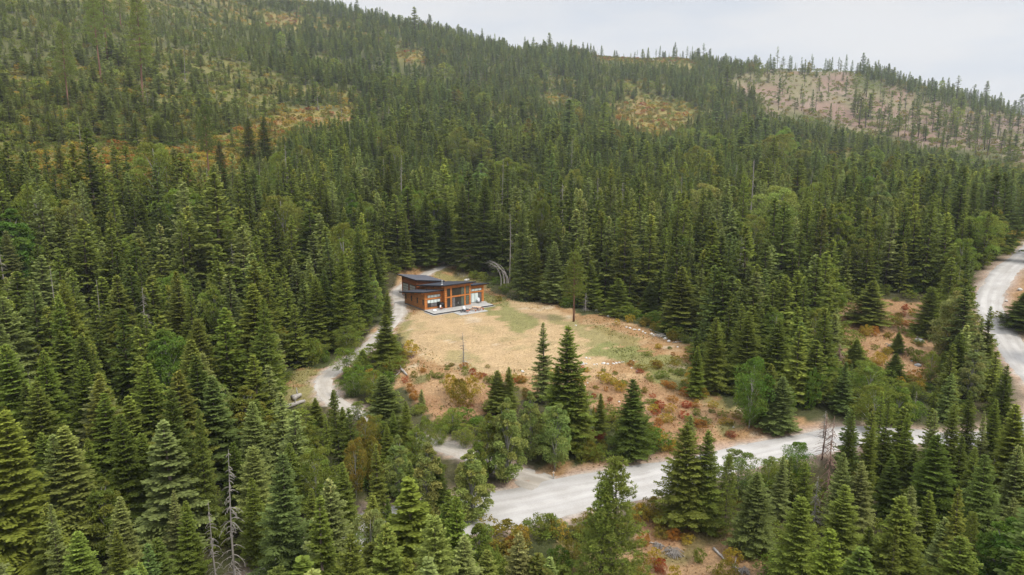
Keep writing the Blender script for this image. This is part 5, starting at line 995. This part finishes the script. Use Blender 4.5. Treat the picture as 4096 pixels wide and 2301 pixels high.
# the remaining forest: ONE object of points carrying trees
rest = np.array([j for j in I if int(j) not in single])
def have(pre): return sorted(v for v in SRC if v.startswith(pre))
FB, FC, LA, LC = have('firB'), have('firC'), have('leafA'), have('leafC')
def variant(j):
    k = kindv[j]; d = D[j]
    if k == 'fir':
        if cut[j]: return ('firD0', 'firD1', 'firC2')[rng.integers(3)]
        return FB[rng.integers(len(FB))] if d < 380 else FC[rng.integers(len(FC))]
    if k == 'leaf': return 'leafA%d' % rng.integers(3) if d < 260 else 'leafC%d' % rng.integers(2)
    return 'dead3' if d > 300 else 'dead1'
vid = [variant(j) for j in rest]
for v in set(vid):
    if v not in SRC: print('missing source', v)
def points_object(name, loc, scl, rotz, tints, vids, src):
    me = bpy.data.meshes.new(name); me.vertices.add(len(loc)); me.vertices.foreach_set('co', np.asarray(loc, np.float32).ravel())
    for nm, arr in (('scl', scl), ('tint', tints), ('rot', np.stack([rng.normal(0, .035, len(loc)), rng.normal(0, .035, len(loc)), rotz], 1))):
        a = me.attributes.new(nm, 'FLOAT_VECTOR', 'POINT'); a.data.foreach_set('vector', np.asarray(arr, np.float32).ravel())
    names = sorted(set(vids)); a = me.attributes.new('vid', 'INT', 'POINT'); a.data.foreach_set('value', np.array([names.index(v) for v in vids], np.int32)); me.update()
    o = link(name, me); ng = bpy.data.node_groups.new(name, 'GeometryNodeTree'); ng.interface.new_socket('Geometry', in_out='INPUT', socket_type='NodeSocketGeometry'); ng.interface.new_socket('Geometry', in_out='OUTPUT', socket_type='NodeSocketGeometry')
    gi_ = ng.nodes.new('NodeGroupInput'); go = ng.nodes.new('NodeGroupOutput'); jn = ng.nodes.new('GeometryNodeJoinGeometry')
    def attr(nm, ty): q = ng.nodes.new('GeometryNodeInputNamedAttribute'); q.data_type = ty; q.inputs['Name'].default_value = nm; return q.outputs[0]
    av, asc, aro = attr('vid', 'INT'), attr('scl', 'FLOAT_VECTOR'), attr('rot', 'FLOAT_VECTOR'); er = ng.nodes.new('FunctionNodeEulerToRotation'); ng.links.new(aro, er.inputs[0])
    for k, v in enumerate(names):
        cm = ng.nodes.new('FunctionNodeCompare'); cm.data_type = 'INT'; cm.operation = 'EQUAL'
        ins = [i for i in cm.inputs if i.enabled and i.type == 'INT']; ng.links.new(av, ins[0]); ins[1].default_value = k
        j2 = ng.nodes.new('GeometryNodeJoinGeometry')
        for ob in src[v]:
            if ob is None: continue
            oi = ng.nodes.new('GeometryNodeObjectInfo'); oi.transform_space = 'ORIGINAL'; oi.inputs['Object'].default_value = ob; ng.links.new(oi.outputs['Geometry'], j2.inputs[0])
        ip = ng.nodes.new('GeometryNodeInstanceOnPoints'); ng.links.new(gi_.outputs[0], ip.inputs['Points']); ng.links.new(cm.outputs[0], ip.inputs['Selection']); ng.links.new(j2.outputs[0], ip.inputs['Instance'])
        ng.links.new(er.outputs[0], ip.inputs['Rotation']); ng.links.new(asc, ip.inputs['Scale']); ng.links.new(ip.outputs[0], jn.inputs[0])
    ng.links.new(jn.outputs[0], go.inputs[0]); md = o.modifiers.new('scatter', 'NODES'); md.node_group = ng; return o
tint = np.array([TONE.get(tonev[j], (.1, .1, .1)) for j in rest]) * rng.uniform(.8, 1.22, (len(rest), 1)) * rng.uniform(.97, 1.03, (len(rest), 3))
sxy = np.array([wrv[j] / PR[v][2] for j, v in zip(rest, vid)])
fo = points_object('distant_forest', np.stack([X[rest], Y[rest], Z[rest] - .2], 1), np.stack([sxy, sxy, Hh[rest]], 1), rng.uniform(0, 6.28, len(rest)), tint, vid, SRC)
tag(fo, kind='stuff', label='dense mass of firs and leafy trees covering the hillside', cat='forest')
# undergrowth: low bushes on the forest floor and the golden hillsides
for v in ('shrubC0', 'shrubC1'):
    x_, y_ = hit(*((640, 745) if v == 'shrubC0' else (700, 735)), ground); plant(s_, v, x_, y_, 2.0, 1.7, TONE['gold'], 'golden shrub', note='in the golden clearing', group=GROUP[s_])
us = [scatter(40, 215, 2.9), scatter(215, 420, 3.6), scatter(420, 1200, 6.5)]
UX = np.concatenate([p[0] for p in us]); UY = np.concatenate([p[1] for p in us]); ui = road_info(UX, UY); UZ = ground(UX, UY, ui); qx, qy, qc = proj(UX, UY, UZ); UD = np.hypot(UX, UY); m = len(UX)
ing = np.zeros(m, bool); iny = np.zeros(m, bool); inc = np.zeros(m, bool); ink = np.zeros(m, bool)
for p in GOLD: ing |= inpoly(qx, qy, p) & (UD > 215)
for p in YOUNG: iny |= inpoly(qx, qy, p) & (UD > 215)
iny |= openness(UX, UY, qx, UD)
for p in CUT: inc |= inpoly(qx, qy, p) & (UD > 300)
for p in KV + VIS: ink |= inpoly(qx, qy, p) & (UD < 215)
lx, ly = tolocal(UX, UY); rr = rng.uniform(0, 1, m)
uk = (ui[0] > np.where(UD < 215, 2.7, 1.6)) & ~ink & ~((lx > -6) & (lx < 20) & (ly > -10) & (ly < 23)) & (qx > -400) & (qx < 4500) & (qy < 2500)
BANKP = [[(1640, 1470), (1760, 1450), (2000, 1500), (2250, 1490), (2500, 1470), (2620, 1380), (2780, 1400), (2900, 1600), (3150, 1690), (2800, 1830), (2600, 1800), (2300, 1850), (1980, 1690), (1700, 1660)], KV[4], KV[5]]
inb = np.zeros(m, bool)
for p in BANKP: inb |= inpoly(qx, qy, p) & (UD < 215)
inb &= (ui[0] > 1.2) & (hash_noise(UX, UY, 8, 95) > -.35); uk = uk | (inb & (rr < .62)); inb &= uk
uk &= np.where(inc, rr < .34, np.where(ing, rr < .97, np.where(iny, rr < .97, np.where(UD < 215, rr < .68, rr < .5))))
J = np.nonzero(uk)[0]
vidu = [('shrub%d' % rng.integers(5)) if UD[j] < 200 else 'shrubC%d' % rng.integers(2) for j in J]
hs = np.where(inb[J], rng.uniform(.35, 1.25, len(J)), 0) + np.where(inb[J], 0, 1) * np.where(UD[J] < 215, rng.uniform(.8, 3.0, len(J)), np.where(UD[J] > 420, rng.uniform(1.8, 3.6, len(J)), rng.uniform(1.3, 2.9, len(J))))
def tn(j):
    if inb[j]: return TONE[('gold', 'autumn', 'green', 'olive', 'rust', 'orange', 'autumn', 'yellowgreen')[rng.integers(8)]]
    if ing[j]: return TONE[('gold', 'autumn', 'yellowgreen', 'olive', 'gold', 'autumn', 'orange')[rng.integers(7)]] if hash_noise(UX[j], UY[j], 20, 61) > -.2 else TONE[('autumn', 'rust', 'gold', 'autumn', 'olive')[rng.integers(5)]]
    if iny[j]: return TONE[('autumn', 'olive', 'yellowgreen', 'yellowgreen', 'green', 'gold')[rng.integers(6)]]
    if inc[j]: return TONE[('olive', 'autumn', 'silver')[rng.integers(3)]]
    return TONE[('green', 'olive', 'green', 'autumn', 'yellowgreen', 'bright')[rng.integers(6)]]
tu = np.array([tn(j) for j in J]) * rng.uniform(.7, 1.08, (len(J), 1)); wu = hs * rng.uniform(.6, 1.15, len(J)) / .55
un = points_object('undergrowth', np.stack([UX[J], UY[J], UZ[J] - .1], 1), np.stack([wu, wu, hs], 1), rng.uniform(0, 6.28, len(J)), tu, vidu, SRC)
tag(un, kind='stuff', label='green and golden undergrowth between the trees and over the slopes', cat='undergrowth')
for o_ in bpy.data.objects:
    if NW(str(o_.get('label', ''))) > 16: print('LONG', o_['label'])
print('FOREST', len(rest), 'UNDER', len(J), {k: len(v) for k, v in chosen.items()}, nf)
# ------------------------------------------------------------------ boulders, logs, slash and the arched dead tree
def rock(px, py, w, tone='rock', label=None, name='boulder', squash=.62):
    x, y = hit(px, py, ground); c_ = proj(x, y, 0)[2]; r_ = w / 2 * float(c_) / F
    bm = bmesh.new(); bmesh.ops.create_icosphere(bm, subdivisions=2, radius=1.0)
    sx_, sy_, sz_ = r_ * rng.uniform(.9, 1.1), r_ * rng.uniform(.7, 1.0), r_ * squash * rng.uniform(.8, 1.1); off = rng.uniform(0, 90)
    for v in bm.verts:
        k = 1 + .22 * float(hash_noise(v.co.x * 2 + off, v.co.y * 2 + v.co.z * 3, 1.0, 71)) + .1 * float(hash_noise(v.co.x * 5 + off, v.co.y * 5 - v.co.z * 4, 1.0, 72))
        v.co = (v.co.x * sx_ * k, v.co.y * sy_ * k, v.co.z * sz_ * k)
    me = bpy.data.meshes.new(name); bm.to_mesh(me); bm.free(); me.materials.append(M[tone])
    o = link(name, me); o.location = (x, y, g1(x, y) + sz_ * .3); o.rotation_euler = (rng.uniform(-.2, .2), rng.uniform(-.2, .2), rng.uniform(0, 6))
    return tag(o, label=label, cat='boulder' if name == 'boulder' else 'rock', group='pale boulders on and around the meadow')
import bmesh
ROW = [(2328, 1457, 24), (2345, 1456, 12), (2377, 1459, 10), (2388, 1458, 9), (2414, 1455, 18), (2431, 1457, 12), (2454, 1456, 13), (2465, 1453, 12), (2477, 1452, 12), (2487, 1450, 8), (2495, 1449, 7), (2534, 1444, 8), (2526, 1473, 8), (2548, 1485, 12)]
for i, (x_, y_, w_) in enumerate(ROW):
    rock(x_, y_, w_, label='pale boulder edging the lower lawn, %s across the photo' % ('%.1f%%' % (x_ / 40.96)))
BACK = [(2435, 1267, 18), (2462, 1287, 10), (2505, 1310, 11), (2520, 1314, 13), (2535, 1319, 10), (2542, 1320, 9), (2557, 1321, 14), (2572, 1328, 12), (2581, 1334, 10), (2607, 1337, 14), (2615, 1341, 9), (2662, 1356, 21), (2675, 1367, 18), (2703, 1370, 9), (2710, 1389, 10), (2262, 1224, 10), (2303, 1303, 9), (2386, 1243, 14), (2296, 1280, 6)]
for i, (x_, y_, w_) in enumerate(BACK):
    rock(x_, y_, w_, label='pale boulder along the far meadow edge, %s across the photo' % ('%.1f%%' % (x_ / 40.96)))
for x_, y_, w_, l_ in ((1867, 1122, 22, 'white boulder behind the house, showing over the dark roof'), (2090, 1488, 18, 'grey boulder among the red shrubs below the lawn'), (2350, 1533, 9, 'small white stone beside the tallest meadow fir'), (2477, 1608, 9, 'small white stone near the broad bank fir'), (1862, 1447, 7, 'small white stone by the bare tree on the lawn'),
                       (2345, 1433, 12, 'low pale stone half sunk in the lawn'), (2358, 1435, 9, 'flat pale stone in the lawn next to a larger one'), (4025, 1210, 14, 'pale boulder on the verge of the right-hand road'), (4080, 1162, 18, 'large pale boulder on the outer verge of the right-hand road'), (3963, 1128, 10, 'pale stone at the inner verge of the right-hand road'), (3952, 1134, 8, 'smaller pale stone at the inner verge of the right-hand road'),
                       (2935, 1710, 10, 'pale stone on the bank above the road'), (2340, 1545, 7, 'tiny pale stone on the orange bank')): rock(x_, y_, w_, label=l_)
for x_, y_, w_, l_ in ((3675, 1369, 44, 'dark grey outcrop at the top of the orange slope'), (3670, 1464, 30, 'dark grey outcrop low on the orange slope'), (3646, 1445, 10, 'small grey rock on the orange slope')): rock(x_, y_, w_, 'darkrock', l_, 'outcrop', .5)
def log(p0, p1, r_, label, mat='log', name='fallen_log', stubs=2):
    a_ = hit(*p0, ground); b__ = hit(*p1, ground); n_ = 6; P_ = []
    for k in range(n_):
        t_ = k / (n_ - 1); x = a_[0] + (b__[0] - a_[0]) * t_; y = a_[1] + (b__[1] - a_[1]) * t_; P_.append((x - a_[0], y - a_[1], g1(x, y) + r_ * .8 + rng.uniform(-.03, .05)))
    z0_ = P_[0][2]; P_ = [(p[0], p[1], p[2] - z0_) for p in P_]; mb = MB().tube(P_, [r_ * (1 - .5 * k / (n_ - 1)) for k in range(n_)], 7)
    for k in range(stubs):
        q = np.array(P_[1 + k * 2 % 4]); mb.tube([q, q + rng.normal(0, .35, 3) + np.array([0, 0, .5])], [r_ * .3, r_ * .1], 4)
    o = mb.build(name, M[mat], None, True); o.location = (a_[0], a_[1], z0_); return tag(o, label=label, cat='log', group='fallen grey logs')
log((1602, 1480), (1628, 1504), .26, 'thick grey log lying on the bank below the driveway fir'); log((1612, 1415), (1662, 1409), .12, 'thin grey log at the lower corner of the lawn'); log((1578, 1510), (1600, 1490), .08, 'thin bleached branch above the thick grey log')
log((286, 703), (330, 707), .35, 'long bleached log on the golden clearing at upper left'); log((3635, 1337), (3688, 1360), .16, 'pale fallen trunk on the orange slope'); log((2855, 2198), (2905, 2250), .16, 'grey log below the road, pointing down the bank'); log((2930, 2270), (2960, 2300), .22, 'short thick log near the bottom edge')
log((1115, 1645), (1220, 1612), .42, 'large bleached log by the driveway bend'); log((1170, 1604), (1205, 1590), .5, 'white tilted stump end above the large bleached log'); log((1060, 1655), (1150, 1650), .3, 'second bleached log below the large one'); log((2595, 2172), (2640, 2178), .07, 'thin pale stick below the road')
log((2600, 1320), (2650, 1338), .09, 'thin grey branch by the far boulders', stubs=4); log((2690, 1372), (2732, 1368), .08, 'thin branch beyond the last far boulders'); log((3330, 1210), (3362, 1225), .15, 'pale log behind the rusty dead fir')
def brush(px, py, w, n_, label, mat='deadwood', arch=.5):
    x, y = hit(px, py, ground); c_ = float(proj(x, y, 0)[2]); R_ = w / 2 * c_ / F; mb = MB(); z_ = g1(x, y)
    for k in range(n_):
        a_ = rng.uniform(0, 6.28); L_ = R_ * rng.uniform(.5, 1.3); c0 = rng.uniform(-.5, .5, 2) * R_; d2 = np.array([math.cos(a_), math.sin(a_)]) * L_; h_ = rng.uniform(.05, .35) + arch * rng.uniform(0, 1) * R_ * .5
        mb.tube([(c0[0] - d2[0] * .5, c0[1] - d2[1] * .5, .02), (c0[0], c0[1], h_), (c0[0] + d2[0] * .5, c0[1] + d2[1] * .5, .05)], [.035, .03, .012], 4, False)
    o = mb.build('brush_pile', M[mat], None, True); o.location = (x, y, z_); return tag(o, label=label, cat='brush pile', group='piles of dead branches')
brush(2690, 2215, 90, 60, 'tangle of bleached curved branches below the road'); brush(2635, 2185, 60, 30, 'thin dead twigs around a bush below the road'); brush(2975, 2290, 70, 34, 'grey root tangle at the end of the log near the bottom edge'); brush(2640, 1345, 80, 34, 'low line of brush behind the far boulders', 'log', .2)
brush(1850, 1108, 80, 12, 'pale bare windfall behind the house roof', 'deadwood', .9); brush(1590, 1485, 60, 26, 'twigs around the thick grey log on the bank', 'deadred', .3); brush(3840, 470, 70, 70, 'big brown slash pile on the logged slope', 'deadred', 1.2); brush(3880, 478, 60, 60, 'second slash pile, right of the big one', 'deadred', 1.2)
brush(3180, 345, 50, 40, 'dark slash heap high on the logged slope', 'deadred', 1.0); brush(3560, 1385, 50, 20, 'thin dead branches on the orange slope'); brush(1640, 1430, 60, 20, 'dead sticks at the lower lawn corner', 'deadred', .2)
def arched(px, py, tipx, tipy, label):
    X_, Y_ = hit(px, py, ground); z0_ = g1(X_, Y_); c_ = float(proj(X_, Y_, z0_)[2]); H_ = (py - tipy) * c_ / F * 1.02; W_ = (tipx - px) * c_ / F
    root = empty('dead_tree', (X_, Y_, z0_ - .1), label=label, cat='dead tree', group=GROUP[d_])
    for k in range(6):
        sx_ = rng.uniform(-.3, .5) + k * .3; hh = H_ * rng.uniform(.78, 1.02); ww = W_ * rng.uniform(.75, 1.1); yy = rng.uniform(-.8, .8)
        P_ = [np.array([sx_ + ww * (t_ ** 2.6) + .7 * math.sin(t_ * 3) * (1 - t_), yy * t_, hh * math.sin(min(t_ * 1.25, 1.45)) / math.sin(1.25) * (1 if t_ < .9 else .99)]) for t_ in np.linspace(0, 1, 9)]
        mb = MB().tube(P_, [.15 * (1 - .85 * t_) for t_ in np.linspace(0, 1, 9)], 5)
        for q in range(8):
            i_ = rng.integers(4, 9); o_ = P_[min(i_, 8)]; mb.tube([o_, o_ + np.array([-rng.uniform(.1, .7), rng.normal(0, .3), rng.uniform(-.5, .15)]), o_ + np.array([-rng.uniform(.6, 1.5), rng.normal(0, .5), rng.uniform(-1.2, 0)])], [.018, .013, .006], 3, False)
        mb.build('stem', M['log'], root, True)
arched(2003, 1158, 1950, 1040, 'clump of bare grey stems arching to the left beside the house')
# ------------------------------------------------------------------ rough dry grass and weeds of the meadow: one mesh of blades
gx_ = rng.uniform(-62, 78, 150000); gy_ = rng.uniform(56, 215, 150000); gi2 = road_info(gx_, gy_); gz_ = ground(gx_, gy_, gi2); qx, qy, _c = proj(gx_, gy_, gz_); ok = np.zeros(len(gx_), bool)
for p in KV: ok |= inpoly(qx + 12 * hash_noise(gx_, gy_, 4, 81), qy, p)
lx, ly = tolocal(gx_, gy_); ok &= (gi2[0] > .6) & ~((lx > -.9) & (lx < 15.7) & (ly > -8.3) & (ly < 19)) & ~((lx > -1) & (lx < 15.8) & (ly > -5.2) & (ly < 0))
patch = hash_noise(gx_, gy_, 5, 82) + .6 * hash_noise(gx_, gy_, 1.6, 83); lawnm = inpoly(qx, qy, [(1600, 1290), (1700, 1240), (2000, 1230), (2260, 1250), (2420, 1330), (2440, 1460), (1900, 1490), (1610, 1350)])
ok &= rng.uniform(0, 1, len(gx_)) < np.where(lawnm, .55, .9) * smooth((patch + .9) / .9)
K = np.nonzero(ok)[0]; nk = len(K); hgt = rng.uniform(.10, .34, nk) * np.where(lawnm[K], .38, .72) * (1 + .5 * np.clip(patch[K], 0, 1))
Pq = np.stack([gx_[K], gy_[K], gz_[K] + hgt * .4], 1); Dq = np.stack([rng.normal(0, .9, nk), rng.normal(0, .9, nk), np.ones(nk)], 1)
Vq = cards(Pq, Dq, hgt * .55, hgt * rng.uniform(.30, .7, nk), rng, 3.0)
gcq = ground_colour(gx_[K], gy_[K], gz_[K], tuple(a[K] for a in gi2)); shade = rng.uniform(.72, 1.3, (nk, 1)); gm = rng.uniform(0, 1, nk)[:, None] < np.where((patch[K] > .35) & ~lawnm[K], .30, .05)[:, None]
cq = np.where(gm, np.array([.15, .165, .05]) * rng.uniform(.7, 1.3, (nk, 1)), gcq * shade * 1.35)
gr = link('meadow_grass', quads_mesh('meadow_grass', Vq, cq, M['leaves'])); gr['tint'] = (1.0, 1.0, 1.0); tag(gr, kind='stuff', label='rough dry grass and green weeds over the meadow', cat='grass')
# ------------------------------------------------------------------ the air
hb = MB().box(-2400, 2400, -800, 2400, float(GZZ.min()) - 1, max(float(GZZ.max()), CZ) + 75)
m, t = newmat('air'); o = N(t, 'ShaderNodeOutputMaterial'); v = N(t, 'ShaderNodeVolumePrincipled'); v.inputs['Color'].default_value = (.86, .93, 1, 1); v.inputs['Density'].default_value = .00011; v.inputs['Anisotropy'].default_value = .2
t.links.new(v.outputs[0], o.inputs['Volume']); tag(hb.build('haze', m), kind='stuff')
